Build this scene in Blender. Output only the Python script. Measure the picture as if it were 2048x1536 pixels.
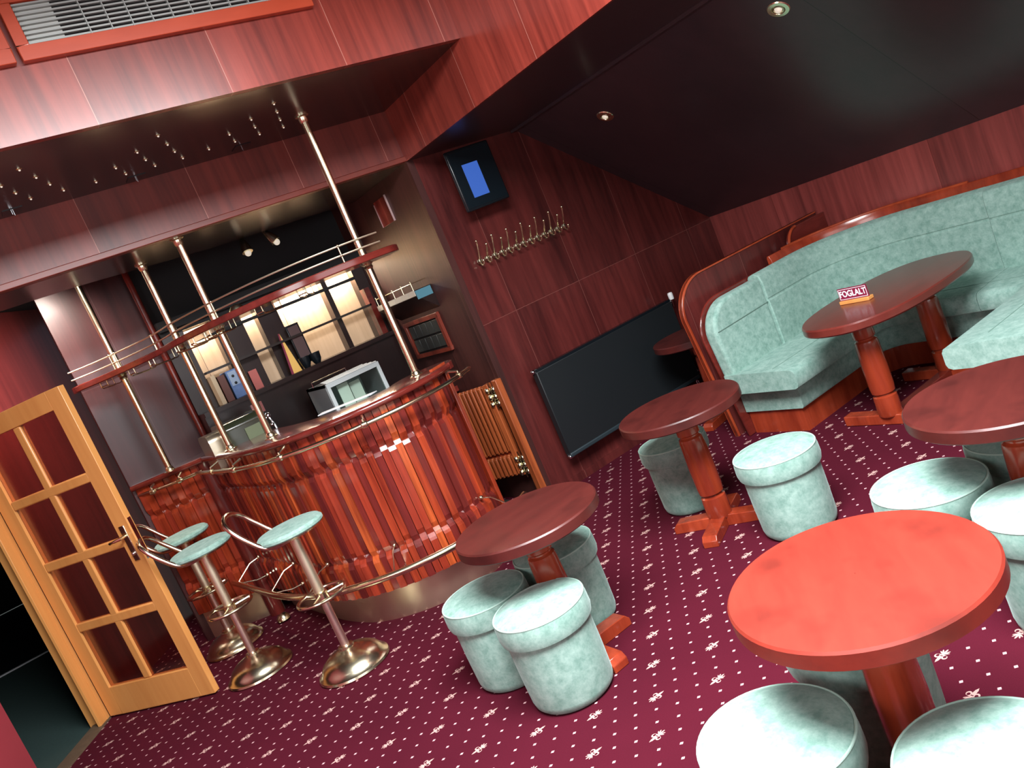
import bpy, bmesh, math, random
from mathutils import Vector, Matrix
random.seed(7)
for o in list(bpy.data.objects): bpy.data.objects.remove(o)
scene = bpy.context.scene
COL = scene.collection
PI = math.pi

# ---------------------------------------------------------------- camera
cam_d = bpy.data.cameras.new('camera')
cam = bpy.data.objects.new('camera', cam_d); COL.objects.link(cam)
right = Vector((0.76395181, -0.51582997, -0.38768167))
down = Vector((-0.40563463, 0.0833475, -0.9102273))
fwd = Vector((0.50183482, 0.8526269, -0.14556503))
M3 = Matrix((right, -down, -fwd)).transposed()
cam.matrix_world = Matrix.Translation((0, 0, 1.6)) @ M3.to_4x4()
cam_d.sensor_width = 36.0
cam_d.lens = 1618.3 / 2048 * 36
cam_d.clip_start = 0.05
scene.camera = cam

# ---------------------------------------------------------------- world, exposure, daylight
scene.view_settings.view_transform = 'Standard'
scene.view_settings.look = 'None'
scene.view_settings.gamma = 1.0
scene.view_settings.use_curve_mapping = False
scene.view_settings.exposure = 0.45
scene.cycles.use_denoising = True
scene.cycles.max_bounces = 8
scene.cycles.sample_clamp_indirect = 6.0
world = bpy.data.worlds.new('world'); scene.world = world; world.use_nodes = True
wn = world.node_tree.nodes; wl = world.node_tree.links
bg = wn['Background']
sky = wn.new('ShaderNodeTexSky'); sky.sky_type = 'HOSEK_WILKIE'; sky.turbidity = 4
sky.sun_direction = Vector((-0.5, -0.6, 0.6)).normalized()
wl.new(sky.outputs['Color'], bg.inputs['Color']); bg.inputs['Strength'].default_value = 0.6

def area(name, loc, target, sx, sy, power, color=(1, 1, 1), spread=180):
    l = bpy.data.lights.new(name, 'AREA'); l.shape = 'RECTANGLE'; l.size = sx; l.size_y = sy
    l.energy = power; l.color = color; l.spread = math.radians(spread)
    o = bpy.data.objects.new(name, l); COL.objects.link(o); o.location = loc
    o.rotation_euler = (Vector(target) - Vector(loc)).to_track_quat('-Z', 'Y').to_euler()
    return o
# daylight at the window of the gable behind the camera and at the roof light above the room
area('window_daylight', (0.6, -2.42, 1.75), (0.6, 0, 1.75), 4.2, 1.7, 50, (0.93, 0.97, 1.0))
area('roof_light_daylight', (1.0, .9, 3.28), (1.0, .9, 0), 2.0, 1.8, 400, (0.95, 0.98, 1.0))
area('side_window_daylight', (-2.12, 0.6, 2.1), (0, 0.6, 1.9), 2.2, 1.1, 45, (0.95, 0.98, 1.0))
area('passage_fill', (.45, 5.40, 2.55), (.05, 6.25, 1.2), .3, .3, 18, (1, .85, .75), 130)  # added unseen light that brightens the red passage wall

# ---------------------------------------------------------------- mesh helpers
class MB:
    def __init__(s): s.v = []; s.f = []; s.sm = []; s.mi = []; s.m = 0
    def add(s, verts, faces, smooth=False):
        b = len(s.v); s.v += [tuple(p) for p in verts]
        s.f += [tuple(b + i for i in f) for f in faces]; s.sm += [smooth] * len(faces); s.mi += [s.m] * len(faces); return s
    def box(s, lo, hi, rz=0, c=None):
        x0, y0, z0 = lo; x1, y1, z1 = hi
        vs = [(x, y, z) for z in (z0, z1) for x, y in ((x0, y0), (x1, y0), (x1, y1), (x0, y1))]
        if rz:
            cx, cy = c if c else ((x0 + x1) / 2, (y0 + y1) / 2)
            vs = [(cx + (x - cx) * math.cos(rz) - (y - cy) * math.sin(rz), cy + (x - cx) * math.sin(rz) + (y - cy) * math.cos(rz), z) for x, y, z in vs]
        return s.add(vs, [(3, 2, 1, 0), (4, 5, 6, 7), (0, 1, 5, 4), (1, 2, 6, 5), (2, 3, 7, 6), (3, 0, 4, 7)])
    def prism(s, poly, z0, z1, smooth=False):
        n = len(poly)
        return s.add([(x, y, z0) for x, y in poly] + [(x, y, z1) for x, y in poly],
                     [tuple(range(n - 1, -1, -1)), tuple(range(n, 2 * n))] + [(i, (i + 1) % n, n + (i + 1) % n, n + i) for i in range(n)], smooth)
    def extr(s, poly, axis, a, b):
        """polygon extruded along x, y: poly in the two other coords (u, z)"""
        def P(u, z, t): return (t, u, z) if axis == 'x' else (u, t, z)
        n = len(poly)
        return s.add([P(u, z, a) for u, z in poly] + [P(u, z, b) for u, z in poly],
                     [tuple(range(n - 1, -1, -1)), tuple(range(n, 2 * n))] + [(i, (i + 1) % n, n + (i + 1) % n, n + i) for i in range(n)])
    def lathe(s, prof, c=(0, 0), seg=40, cap=True, sx=1, sy=1):
        n = len(prof); vs = []
        for k in range(seg):
            a = 2 * PI * k / seg
            for r, z in prof: vs.append((c[0] + r * math.cos(a) * sx, c[1] + r * math.sin(a) * sy, z))
        fs = []
        for k in range(seg):
            k2 = (k + 1) % seg
            for i in range(n - 1): fs.append((k * n + i, k2 * n + i, k2 * n + i + 1, k * n + i + 1))
        s.add(vs, fs, True)
        if cap:
            if prof[0][0] > 1e-5: s.add([vs[k * n] for k in range(seg)], [tuple(range(seg - 1, -1, -1))])
            if prof[-1][0] > 1e-5: s.add([vs[k * n + n - 1] for k in range(seg)], [tuple(range(seg))])
        return s
    def tube(s, pts, r, seg=10, closed=False):
        pts = [Vector(p) for p in pts]; n = len(pts); rs = r if isinstance(r, (list, tuple)) else [r] * n
        vs = []; up = None
        for i, p in enumerate(pts):
            if closed: t = pts[(i + 1) % n] - pts[i - 1]
            else: t = pts[min(i + 1, n - 1)] - pts[max(i - 1, 0)]
            t.normalize()
            if up is None:
                up = Vector((0, 0, 1)) if abs(t.z) < .9 else Vector((1, 0, 0))
            a = t.cross(up)
            if a.length < 1e-4: a = t.cross(Vector((1, 0, 0)))
            a.normalize(); b = a.cross(t).normalized(); up = b
            for k in range(seg):
                q = 2 * PI * k / seg
                vs.append(p + a * math.cos(q) * rs[i] + b * math.sin(q) * rs[i])
        fs = []
        for i in range(n if closed else n - 1):
            j = (i + 1) % n
            for k in range(seg):
                k2 = (k + 1) % seg
                fs.append((i * seg + k, i * seg + k2, j * seg + k2, j * seg + k))
        s.add(vs, fs, True)
        if not closed:
            s.add([vs[k] for k in range(seg)], [tuple(range(seg))])
            s.add([vs[(n - 1) * seg + k] for k in range(seg)], [tuple(range(seg - 1, -1, -1))])
        return s
    def sphere(s, c, r, seg=14, rings=8, sz=1):
        prof = [(max(1e-6, r * math.cos(-PI / 2 + PI * i / rings)), c[2] + r * sz * math.sin(-PI / 2 + PI * i / rings)) for i in range(rings + 1)]
        return s.lathe(prof, (c[0], c[1]), seg, cap=False)
    def sweep(s, path, prof, smooth=True, cap=True):
        """path: list of (pos2d, normal2d); prof: closed list of (d, z)"""
        n = len(prof); m = len(path); vs = []
        for p, nn in path:
            for d, z in prof: vs.append((p[0] + nn[0] * d, p[1] + nn[1] * d, z))
        fs = [(i * n + k, i * n + (k + 1) % n, (i + 1) * n + (k + 1) % n, (i + 1) * n + k) for i in range(m - 1) for k in range(n)]
        s.add(vs, fs, smooth)
        if cap:
            s.add(vs[:n], [tuple(range(n - 1, -1, -1))]); s.add(vs[-n:], [tuple(range(n))])
        return s

def build(name, mb, mat, parent=None, bevel=0, bseg=2, angle=35, loc=None, rz=0):
    me = bpy.data.meshes.new(name); me.from_pydata(mb.v, [], mb.f)
    me.polygons.foreach_set('use_smooth', [True] * len(me.polygons))
    me.polygons.foreach_set('material_index', mb.mi)
    bm = bmesh.new(); bm.from_mesh(me); bmesh.ops.remove_doubles(bm, verts=bm.verts, dist=1e-5)
    bmesh.ops.recalc_face_normals(bm, faces=bm.faces); bm.to_mesh(me); bm.free()
    me.set_sharp_from_angle(angle=math.radians(angle))
    mats = mat if isinstance(mat, (list, tuple)) else [mat]
    for m in mats: me.materials.append(m)
    o = bpy.data.objects.new(name, me); COL.objects.link(o)
    if parent: o.parent = parent
    if loc: o.location = loc
    if rz: o.rotation_euler.z = rz
    if bevel:
        b = o.modifiers.new('bevel', 'BEVEL'); b.width = bevel; b.segments = bseg; b.limit_method = 'ANGLE'; b.angle_limit = math.radians(40)
        b.harden_normals = False
    return o
def tag(o, label, cat, group=None, kind=None):
    o['label'] = label; o['category'] = cat
    if group: o['group'] = group
    if kind: o['kind'] = kind
    return o
def struct(name, mb, mat, parent=None, **k):
    o = build(name, mb, mat, parent, **k)
    if not parent: o['kind'] = 'structure'
    return o
def thing(name, label, cat, loc=(0, 0, 0), rz=0, group=None):
    o = bpy.data.objects.new(name, None); COL.objects.link(o); o.location = loc; o.rotation_euler.z = rz
    o.empty_display_size = .1
    return tag(o, label, cat, group)
def dup(root, loc, label, rz=None, group=None):
    def cp(o, par):
        c = o.copy(); COL.objects.link(c)
        if par: c.parent = par
        for ch in [x for x in bpy.data.objects if x.parent == o and x not in seen]:
            seen.add(ch); cp(ch, c)
        return c
    seen = set()
    c = cp(root, None); c.location = loc; c['label'] = label
    if rz is not None: c.rotation_euler.z = rz
    if group: c['group'] = group
    return c

def path2(pts, n=60, smooth=True, side=1):
    """resampled polyline with normals; side=1 -> normal = left of travel"""
    pts = [Vector(p) for p in pts]
    if smooth:
        out = []
        ext = [pts[0] * 2 - pts[1]] + pts + [pts[-1] * 2 - pts[-2]]
        for i in range(1, len(ext) - 2):
            p0, p1, p2, p3 = ext[i - 1:i + 3]
            for k in range(12):
                t = k / 12
                out.append(.5 * ((2 * p1) + (p2 - p0) * t + (2 * p0 - 5 * p1 + 4 * p2 - p3) * t * t + (3 * p1 - p0 - 3 * p2 + p3) * t ** 3))
        out.append(pts[-1]); pts = out
    L = [0]
    for a, b in zip(pts, pts[1:]): L.append(L[-1] + (b - a).length)
    def at(s):
        s = max(0, min(L[-1], s)); i = 0
        while i < len(L) - 2 and L[i + 1] < s: i += 1
        f = (s - L[i]) / max(1e-9, L[i + 1] - L[i]); return pts[i].lerp(pts[i + 1], f)
    def pn(s):
        p = at(s); t = (at(s + .012) - at(s - .012)); t.normalize()
        return (p, Vector((-t.y, t.x)) * side)
    return pn, L[-1]

# ---------------------------------------------------------------- materials
def nmat(name):
    m = bpy.data.materials.new(name); m.use_nodes = True
    nt = m.node_tree; return m, nt, nt.nodes, nt.links, nt.nodes['Principled BSDF']
def math_(nt, op, a, b=None, c=None, clamp=False):
    n = nt.nodes.new('ShaderNodeMath'); n.operation = op; n.use_clamp = clamp
    for i, x in enumerate((a, b, c)):
        if x is None: continue
        if isinstance(x, (int, float)): n.inputs[i].default_value = x
        else: nt.links.new(x, n.inputs[i])
    return n.outputs[0]
def mix_(nt, fac, a, b):
    n = nt.nodes.new('ShaderNodeMix'); n.data_type = 'RGBA'
    for sock, x in ((n.inputs[0], fac), (n.inputs[6], a), (n.inputs[7], b)):
        if isinstance(x, (int, float)): sock.default_value = x
        elif isinstance(x, tuple): sock.default_value = (*x, 1) if len(x) == 3 else x
        else: nt.links.new(x, sock)
    return n.outputs[2]
def plain(name, col, rough=.5, metal=0, coat=0, noise=0, nscale=20, emis=None, bump=0, sheen=0, spec=None):
    m, nt, N, L, b = nmat(name)
    b.inputs['Base Color'].default_value = (*col, 1); b.inputs['Roughness'].default_value = rough
    b.inputs['Metallic'].default_value = metal; b.inputs['Coat Weight'].default_value = coat
    b.inputs['Coat Roughness'].default_value = .12
    if spec is not None: b.inputs['Specular IOR Level'].default_value = spec
    if sheen: b.inputs['Sheen Weight'].default_value = sheen; b.inputs['Sheen Roughness'].default_value = .4
    if emis: b.inputs['Emission Color'].default_value = (*emis[:3], 1); b.inputs['Emission Strength'].default_value = emis[3]
    tc = N.new('ShaderNodeTexCoord'); tx = N.new('ShaderNodeTexNoise'); L.new(tc.outputs['Object'], tx.inputs['Vector'])
    tx.inputs['Scale'].default_value = nscale; tx.inputs['Detail'].default_value = 4
    if noise:
        c = mix_(nt, tx.outputs['Fac'], tuple(x * (1 - noise) for x in col), tuple(min(1, x * (1 + noise)) for x in col))
        L.new(c, b.inputs['Base Color'])
    if bump:
        bp = N.new('ShaderNodeBump'); bp.inputs['Strength'].default_value = bump; bp.inputs['Distance'].default_value = .002
        L.new(tx.outputs['Fac'], bp.inputs['Height']); L.new(bp.outputs['Normal'], b.inputs['Normal'])
    return m
def wood(name, dark, light, rough=.34, coat=.1, grain=(28, 28, 1.3), seams=(), contrast=1.0, seamcol=None, panelvar=.18, blotch=0.0):
    """procedural wood; seams: list of (axis, width, offset)"""
    m, nt, N, L, b = nmat(name)
    tc = N.new('ShaderNodeTexCoord'); sep = N.new('ShaderNodeSeparateXYZ'); L.new(tc.outputs['Object'], sep.inputs[0])
    mp = N.new('ShaderNodeMapping'); mp.inputs['Scale'].default_value = grain
    L.new(tc.outputs['Object'], mp.inputs['Vector'])
    pid = None; seam = None
    for ax, w, off in seams:
        u = math_(nt, 'DIVIDE', math_(nt, 'SUBTRACT', sep.outputs['XYZ'.index(ax.upper())], off), w)
        fl = math_(nt, 'FLOOR', u)
        fr = math_(nt, 'SUBTRACT', u, fl)
        d = math_(nt, 'MULTIPLY', math_(nt, 'MINIMUM', fr, math_(nt, 'SUBTRACT', 1, fr)), w)
        s = math_(nt, 'LESS_THAN', d, .0016)
        seam = s if seam is None else math_(nt, 'MAXIMUM', seam, s)
        k = math_(nt, 'MULTIPLY', fl, 7.31 if ax != 'z' else 3.77)
        pid = k if pid is None else math_(nt, 'ADD', pid, k)
    tx = N.new('ShaderNodeTexNoise'); tx.noise_dimensions = '4D'; tx.inputs['Scale'].default_value = 1; tx.inputs['Detail'].default_value = 5
    tx.inputs['Roughness'].default_value = .6; tx.inputs['Distortion'].default_value = .4
    L.new(mp.outputs[0], tx.inputs['Vector'])
    if pid is not None: L.new(pid, tx.inputs['W'])
    tx2 = N.new('ShaderNodeTexNoise'); tx2.noise_dimensions = '4D'; tx2.inputs['Scale'].default_value = .22; tx2.inputs['Detail'].default_value = 3
    L.new(mp.outputs[0], tx2.inputs['Vector'])
    if pid is not None: L.new(pid, tx2.inputs['W'])
    f = math_(nt, 'ADD', math_(nt, 'MULTIPLY', tx.outputs['Fac'], .55), math_(nt, 'MULTIPLY', tx2.outputs['Fac'], .45))
    f = math_(nt, 'ADD', math_(nt, 'MULTIPLY', math_(nt, 'SUBTRACT', f, .5), 3.2 * contrast), .5, clamp=True)
    col = mix_(nt, f, dark, light)
    if pid is not None and panelvar:
        wnz = N.new('ShaderNodeTexWhiteNoise'); wnz.noise_dimensions = '1D'; L.new(pid, wnz.inputs['W'])
        g = math_(nt, 'ADD', math_(nt, 'MULTIPLY', wnz.outputs['Value'], 2 * panelvar), 1 - panelvar)
        hs = N.new('ShaderNodeHueSaturation'); L.new(g, hs.inputs['Value']); L.new(col, hs.inputs['Color']); col = hs.outputs[0]
    if blotch:
        t3 = N.new('ShaderNodeTexNoise'); t3.inputs['Scale'].default_value = 5; t3.inputs['Detail'].default_value = 3; L.new(tc.outputs['Object'], t3.inputs['Vector'])
        g = math_(nt, 'MULTIPLY', math_(nt, 'SUBTRACT', t3.outputs['Fac'], .55, clamp=True), 6 * blotch, clamp=True)
        col = mix_(nt, g, col, tuple(x * .45 for x in dark))
    if seam is not None and seamcol:
        col = mix_(nt, seam, col, seamcol)
    L.new(col, b.inputs['Base Color'])
    b.inputs['Roughness'].default_value = rough; b.inputs['Coat Weight'].default_value = coat; b.inputs['Coat Roughness'].default_value = .15
    bp = N.new('ShaderNodeBump'); bp.inputs['Strength'].default_value = .08; bp.inputs['Distance'].default_value = .001
    h = tx.outputs['Fac']
    if seam is not None: h = math_(nt, 'SUBTRACT', h, math_(nt, 'MULTIPLY', seam, 6))
    L.new(h, bp.inputs['Height']); L.new(bp.outputs['Normal'], b.inputs['Normal'])
    return m
MD, ML = (.12, .016, .012), (.34, .052, .034)
SEAM_GLINT = (.42, .17, .13)  # lighter joint lines: the highlight along the seams, put into the colour
M = {}
M['wall_x'] = wood('mahogany_panel_x', MD, ML, seams=[('x', .58, .2)], seamcol=SEAM_GLINT)
M['fascia'] = wood('mahogany_fascia', MD, ML, seams=[('x', .575, .787 - .575)], seamcol=SEAM_GLINT)
M['fascia_low'] = wood('mahogany_fascia_low', (.09, .014, .011), (.24, .042, .030), rough=.4, coat=0, seams=[('x', .5855, .738 - .5855)], seamcol=SEAM_GLINT)
M['wall_y'] = wood('mahogany_panel_y', MD, ML, seams=[('y', .61, 3.045)], seamcol=SEAM_GLINT)
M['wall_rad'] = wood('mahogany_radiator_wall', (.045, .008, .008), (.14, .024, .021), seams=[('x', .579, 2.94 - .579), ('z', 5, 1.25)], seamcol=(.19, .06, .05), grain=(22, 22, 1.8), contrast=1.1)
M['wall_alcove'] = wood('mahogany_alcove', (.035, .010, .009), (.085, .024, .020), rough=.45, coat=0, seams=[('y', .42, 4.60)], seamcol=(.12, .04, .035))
M['wall_knee'] = wood('mahogany_knee_wall', (.14, .026, .024), (.38, .074, .064), seams=[('y', 1.2, .35)], seamcol=MD)
M['shaded_panel'] = wood('shaded_mahogany_ceiling', (.040, .024, .029), (.056, .031, .037), rough=.33, coat=.1, seams=[('y', 2.05, 2.43)], seamcol=(.005, .003, .003), panelvar=.03, grain=(1.3, 12, 12))  # wall mahogany with the ceiling's shade put into the colour
M['shaded_soffit'] = wood('shaded_mahogany_soffit', (.026, .014, .014), (.038, .019, .018), rough=.26, coat=.15, seams=[('x', 1.17, .15)], seamcol=(.006, .003, .003), panelvar=.04, grain=(10, 1.3, 10))  # same mahogany, darkened in colour for the shade under the canopy
M['dark_wall'] = wood('dark_mahogany_wall', (.035, .009, .010), (.085, .020, .021), rough=.36, coat=.12, seams=[('x', .38, .02)], seamcol=(.10, .05, .05))
M['red_wall'] = wood('red_passage_wall', (.10, .012, .012), (.20, .028, .026), rough=.3, coat=.4)
M['unit_dark'] = wood('dark_unit_wood', (.008, .003, .003), (.02, .007, .006), rough=.3, coat=.2)
M['wood'] = wood('mahogany_solid', (.16, .016, .007), (.42, .060, .022), rough=.22, coat=.5, grain=(14, 14, 2))
M['wood_h'] = wood('mahogany_table', (.05, .007, .006), (.105, .016, .012), rough=.42, coat=.05, grain=(5, 26, 26), contrast=.55, blotch=.5)
M['wood_bright'] = wood('bright_tabletop', (.15, .015, .009), (.28, .032, .018), rough=.42, coat=.08, grain=(5, 26, 26), contrast=.55, blotch=.5)  # lighter tone than the other tabletops
M['wood_counter'] = wood('mahogany_counter', (.07, .010, .008), (.20, .026, .018), rough=.18, coat=.6, grain=(4, 20, 20))
M['wood_slat'] = wood('mahogany_slat', (.13, .012, .006), (.44, .060, .020), rough=.22, coat=.55, grain=(30, 30, 1.5), contrast=1.3)
M['wood_rack'] = wood('rack_frame_wood', (.10, .016, .010), (.26, .045, .026), rough=.3, coat=.2)
M['trim_red'] = wood('dark_red_trim', (.10, .014, .009), (.22, .032, .018), rough=.4, coat=0, grain=(4, 20, 20))
M['slat_b'] = wood('mahogany_slat_red', (.17, .018, .010), (.40, .050, .022), rough=.24, coat=.5, grain=(30, 30, 1.5), contrast=1.1)
M['slat_c'] = wood('mahogany_slat_dark', (.07, .009, .008), (.20, .024, .018), rough=.22, coat=.5, grain=(30, 30, 1.5), contrast=1.2)
M['slat_d'] = wood('mahogany_slat_orange', (.22, .030, .010), (.60, .115, .030), rough=.24, coat=.5, grain=(34, 34, 1.6), contrast=1.4)
M['wood_rim'] = wood('mahogany_rim', (.24, .028, .010), (.50, .085, .03), rough=.25, coat=.5, grain=(12, 12, 3))
M['wood_grille_frame'] = wood('orange_mahogany_frame', (.36, .045, .018), (.56, .085, .036), rough=.3, coat=.4, grain=(4, 20, 20), contrast=.5)
M['wood_gate'] = wood('orange_slat_wood', (.17, .03, .01), (.50, .12, .035), rough=.3, coat=.4, grain=(40, 40, 2))
M['beech'] = wood('orange_beech', (.60, .235, .06), (.80, .38, .115), rough=.35, coat=.2, grain=(20, 20, 1.2), contrast=.6)
M['brass'] = plain('polished_brass', (.90, .84, .58), .22, 1, noise=.06, nscale=6)
M['brass_satin'] = plain('satin_brass', (.92, .86, .64), .42, 1)
M['brass_old'] = plain('aged_brass', (.70, .64, .46), .24, 1, noise=.25, nscale=9)
M['brass_sheet'] = plain('brushed_brass_sheet', (.88, .78, .58), .38, 1, noise=.12, nscale=5)
M['chrome'] = plain('chrome', (.75, .77, .8), .12, 1)
M['black'] = plain('black_paint', (.010, .013, .015), .45, bump=.05)
M['blackgloss'] = plain('black_gloss_plastic', (.006, .009, .012), .25)
M['white'] = plain('white_plastic', (.8, .8, .8), .4)
M['grey'] = plain('grey_metal_lacquer', (.30, .33, .34), .4, .2)
M['grille'] = plain('grey_grille_metal', (.36, .38, .36), .4, .3)
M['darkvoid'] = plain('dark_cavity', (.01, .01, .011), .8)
M['screen'] = plain('blue_window_reflection', (.01, .02, .05), .2, emis=(.032, .09, .36, 1.0))  # emission stands in for a window's reflection on the television
M['greenfloor'] = plain('dark_green_carpet', (.022, .05, .045), .95, noise=.3, nscale=60)
M['darkfloor'] = plain('dark_teal_floor', (.010, .017, .02), .35, noise=.3, nscale=4)
M['matgreen'] = plain('dark_green_mat', (.016, .024, .020), .9)
M['lamp'] = plain('lamp_glass', (.9, .88, .8), .15, emis=(1, .9, .7, .35))
M['blue'] = plain('blue_binder', (.10, .19, .42), .5, noise=.3, nscale=25)
M['yellow'] = plain('yellow_sign', (.85, .50, .12), .45)
M['redsign'] = plain('burgundy_sign', (.22, .012, .045), .4)
M['paper'] = plain('white_letter', (.85, .82, .85), .5)
M['teal'] = plain('blue_card', (.07, .20, .26), .5)
M['tapes'] = plain('grey_case', (.035, .038, .036), .35)
M['cover'] = plain('pale_case', (.55, .52, .46), .4)

def velour(name, d, l):
    m, nt, N, L, b = nmat(name)
    tc = N.new('ShaderNodeTexCoord')
    t1 = N.new('ShaderNodeTexNoise'); t1.inputs['Scale'].default_value = 24; t1.inputs['Detail'].default_value = 7; t1.inputs['Roughness'].default_value = .72; t1.inputs['Distortion'].default_value = .15
    t2 = N.new('ShaderNodeTexNoise'); t2.inputs['Scale'].default_value = 90; t2.inputs['Detail'].default_value = 3
    oi = N.new('ShaderNodeObjectInfo'); va = N.new('ShaderNodeVectorMath'); va.operation = 'ADD'
    L.new(tc.outputs['Object'], va.inputs[0]); L.new(oi.outputs['Random'], va.inputs[1]); 
    L.new(va.outputs[0], t1.inputs['Vector']); L.new(va.outputs[0], t2.inputs['Vector'])
    f = math_(nt, 'ADD', math_(nt, 'MULTIPLY', math_(nt, 'SUBTRACT', t1.outputs['Fac'], .5), 3.2), math_(nt, 'ADD', .2, math_(nt, 'MULTIPLY', t2.outputs['Fac'], .6)), clamp=True)
    L.new(mix_(nt, f, d, l), b.inputs['Base Color'])
    b.inputs['Roughness'].default_value = .85; b.inputs['Sheen Weight'].default_value = .35; b.inputs['Sheen Roughness'].default_value = .35
    b.inputs['Sheen Tint'].default_value = (.8, 1, .95, 1); b.inputs['Specular IOR Level'].default_value = .25
    bp = N.new('ShaderNodeBump'); bp.inputs['Strength'].default_value = .12; bp.inputs['Distance'].default_value = .003
    L.new(t1.outputs['Fac'], bp.inputs['Height']); L.new(bp.outputs['Normal'], b.inputs['Normal'])
    return m
M['velour'] = velour('green_velour', (.18, .32, .27), (.34, .50, .44))
M['piping'] = plain('green_piping', (.40, .58, .50), .8)

def glassmat(name, tint, gl=.12, rough=.03):
    m, nt, N, L, b = nmat(name)
    tr = N.new('ShaderNodeBsdfTransparent'); tr.inputs[0].default_value = (*tint, 1)
    g = N.new('ShaderNodeBsdfGlossy'); g.inputs['Roughness'].default_value = rough
    fr = N.new('ShaderNodeLayerWeight'); fr.inputs[0].default_value = .25
    mx = N.new('ShaderNodeMixShader'); L.new(math_(nt, 'ADD', math_(nt, 'MULTIPLY', fr.outputs['Facing'], .35), gl, clamp=True), mx.inputs[0]); L.new(tr.outputs[0], mx.inputs[1]); L.new(g.outputs[0], mx.inputs[2])
    L.new(mx.outputs[0], N['Material Output'].inputs['Surface']); return m
M['smoked'] = glassmat('smoked_door_glass', (.85, .66, .62), .06, .1)
M['clear'] = glassmat('clear_glass', (.9, .94, .92), .02)

def carpet():
    m, nt, N, L, b = nmat('burgundy_fleur_carpet')
    tc = N.new('ShaderNodeTexCoord'); sep = N.new('ShaderNodeSeparateXYZ'); L.new(tc.outputs['Object'], sep.inputs[0])
    ox, oy = 1.78583832, 2.70753141
    a1, b1 = -.14290839, -.15564407; a2, b2 = .16686463, -.15198456
    det = a1 * b2 - a2 * b1
    X = math_(nt, 'SUBTRACT', sep.outputs[0], ox); Y = math_(nt, 'SUBTRACT', sep.outputs[1], oy)
    lin = lambda x, y, p, q: math_(nt, 'ADD', math_(nt, 'MULTIPLY', x, p), math_(nt, 'MULTIPLY', y, q))
    s = lin(X, Y, b2 / det, -a2 / det); t = lin(X, Y, -b1 / det, a1 / det)
    def local(k):
        sk = math_(nt, 'MULTIPLY', s, k); tk = math_(nt, 'MULTIPLY', t, k)
        si = math_(nt, 'ROUND', sk); ti = math_(nt, 'ROUND', tk)
        ds = math_(nt, 'DIVIDE', math_(nt, 'SUBTRACT', sk, si), k); dt = math_(nt, 'DIVIDE', math_(nt, 'SUBTRACT', tk, ti), k)
        dx = lin(ds, dt, a1, a2); dy = lin(ds, dt, b1, b2)
        # axis of the motifs: almost along x
        ca, sa = math.cos(math.radians(-6)), math.sin(math.radians(-6))
        return si, ti, lin(dx, dy, ca, sa), lin(dx, dy, -sa, ca)
    si, ti, u, v = local(1)
    par = math_(nt, 'PINGPONG', math_(nt, 'ADD', si, ti), 1)
    sg = math_(nt, 'SUBTRACT', math_(nt, 'MULTIPLY', par, 2), 1)
    u = math_(nt, 'MULTIPLY', u, sg); v = math_(nt, 'MULTIPLY', v, sg)
    av = math_(nt, 'ABSOLUTE', v)
    def ell(uu, vv, u0, v0, ra, rb, ang=0):
        du = math_(nt, 'SUBTRACT', uu, u0); dv = math_(nt, 'SUBTRACT', vv, v0)
        c, s_ = math.cos(ang), math.sin(ang)
        p = lin(du, dv, c / ra, s_ / ra); q = lin(du, dv, -s_ / rb, c / rb)
        return math_(nt, 'ADD', math_(nt, 'MULTIPLY', p, p), math_(nt, 'MULTIPLY', q, q))
    lt = lambda x, k=1: math_(nt, 'LESS_THAN', x, k)
    mx = lambda *a: a[0] if len(a) == 1 else math_(nt, 'MAXIMUM', a[0], mx(*a[1:]))
    def diamond(uu, vv, u0, v0, ra, rb):
        return lt(math_(nt, 'ADD', math_(nt, 'DIVIDE', math_(nt, 'ABSOLUTE', math_(nt, 'SUBTRACT', uu, u0)), ra), math_(nt, 'DIVIDE', math_(nt, 'ABSOLUTE', math_(nt, 'SUBTRACT', vv, v0)), rb)))
    petal = mx(lt(ell(u, v, .017, 0, .012, .0052)), diamond(u, v, .026, 0, .013, .005))
    ring = math_(nt, 'MULTIPLY', lt(ell(u, av, .008, .0115, .0095, .0085)), math_(nt, 'GREATER_THAN', ell(u, av, .0055, .0115, .0062, .0048), 1))
    band = lt(ell(u, v, -.001, 0, .0028, .011))
    tail = mx(lt(ell(u, v, -.017, 0, .0135, .0030)), lt(ell(u, av, -.014, .006, .0115, .0026, -.5)), lt(ell(u, av, -.010, .009, .008, .0022, -.9)))
    fleur = mx(petal, ring, band, tail)
    si3, ti3, u3, v3 = local(3)
    m3 = lambda x: math_(nt, 'LESS_THAN', math_(nt, 'ABSOLUTE', math_(nt, 'SUBTRACT', math_(nt, 'DIVIDE', x, 3), math_(nt, 'ROUND', math_(nt, 'DIVIDE', x, 3)))), .1)
    isf = math_(nt, 'MULTIPLY', m3(si3), m3(ti3))
    dot = math_(nt, 'MULTIPLY', mx(diamond(u3, v3, 0, 0, .0082, .0066), lt(ell(u3, v3, 0, 0, .0048, .004))), math_(nt, 'SUBTRACT', 1, isf))
    nz = N.new('ShaderNodeTexNoise'); nz.inputs['Scale'].default_value = 260; nz.inputs['Detail'].default_value = 2; L.new(tc.outputs['Object'], nz.inputs['Vector'])
    n2 = N.new('ShaderNodeTexNoise'); n2.inputs['Scale'].default_value = 2.2; n2.inputs['Detail'].default_value = 3; L.new(tc.outputs['Object'], n2.inputs['Vector'])
    base = mix_(nt, math_(nt, 'ADD', math_(nt, 'MULTIPLY', nz.outputs['Fac'], .5), math_(nt, 'MULTIPLY', n2.outputs['Fac'], .5)), (.042, .003, .009), (.098, .007, .019))
    col = mix_(nt, fleur, base, (.52, .32, .29)); col = mix_(nt, dot, col, (.62, .36, .38))
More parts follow.
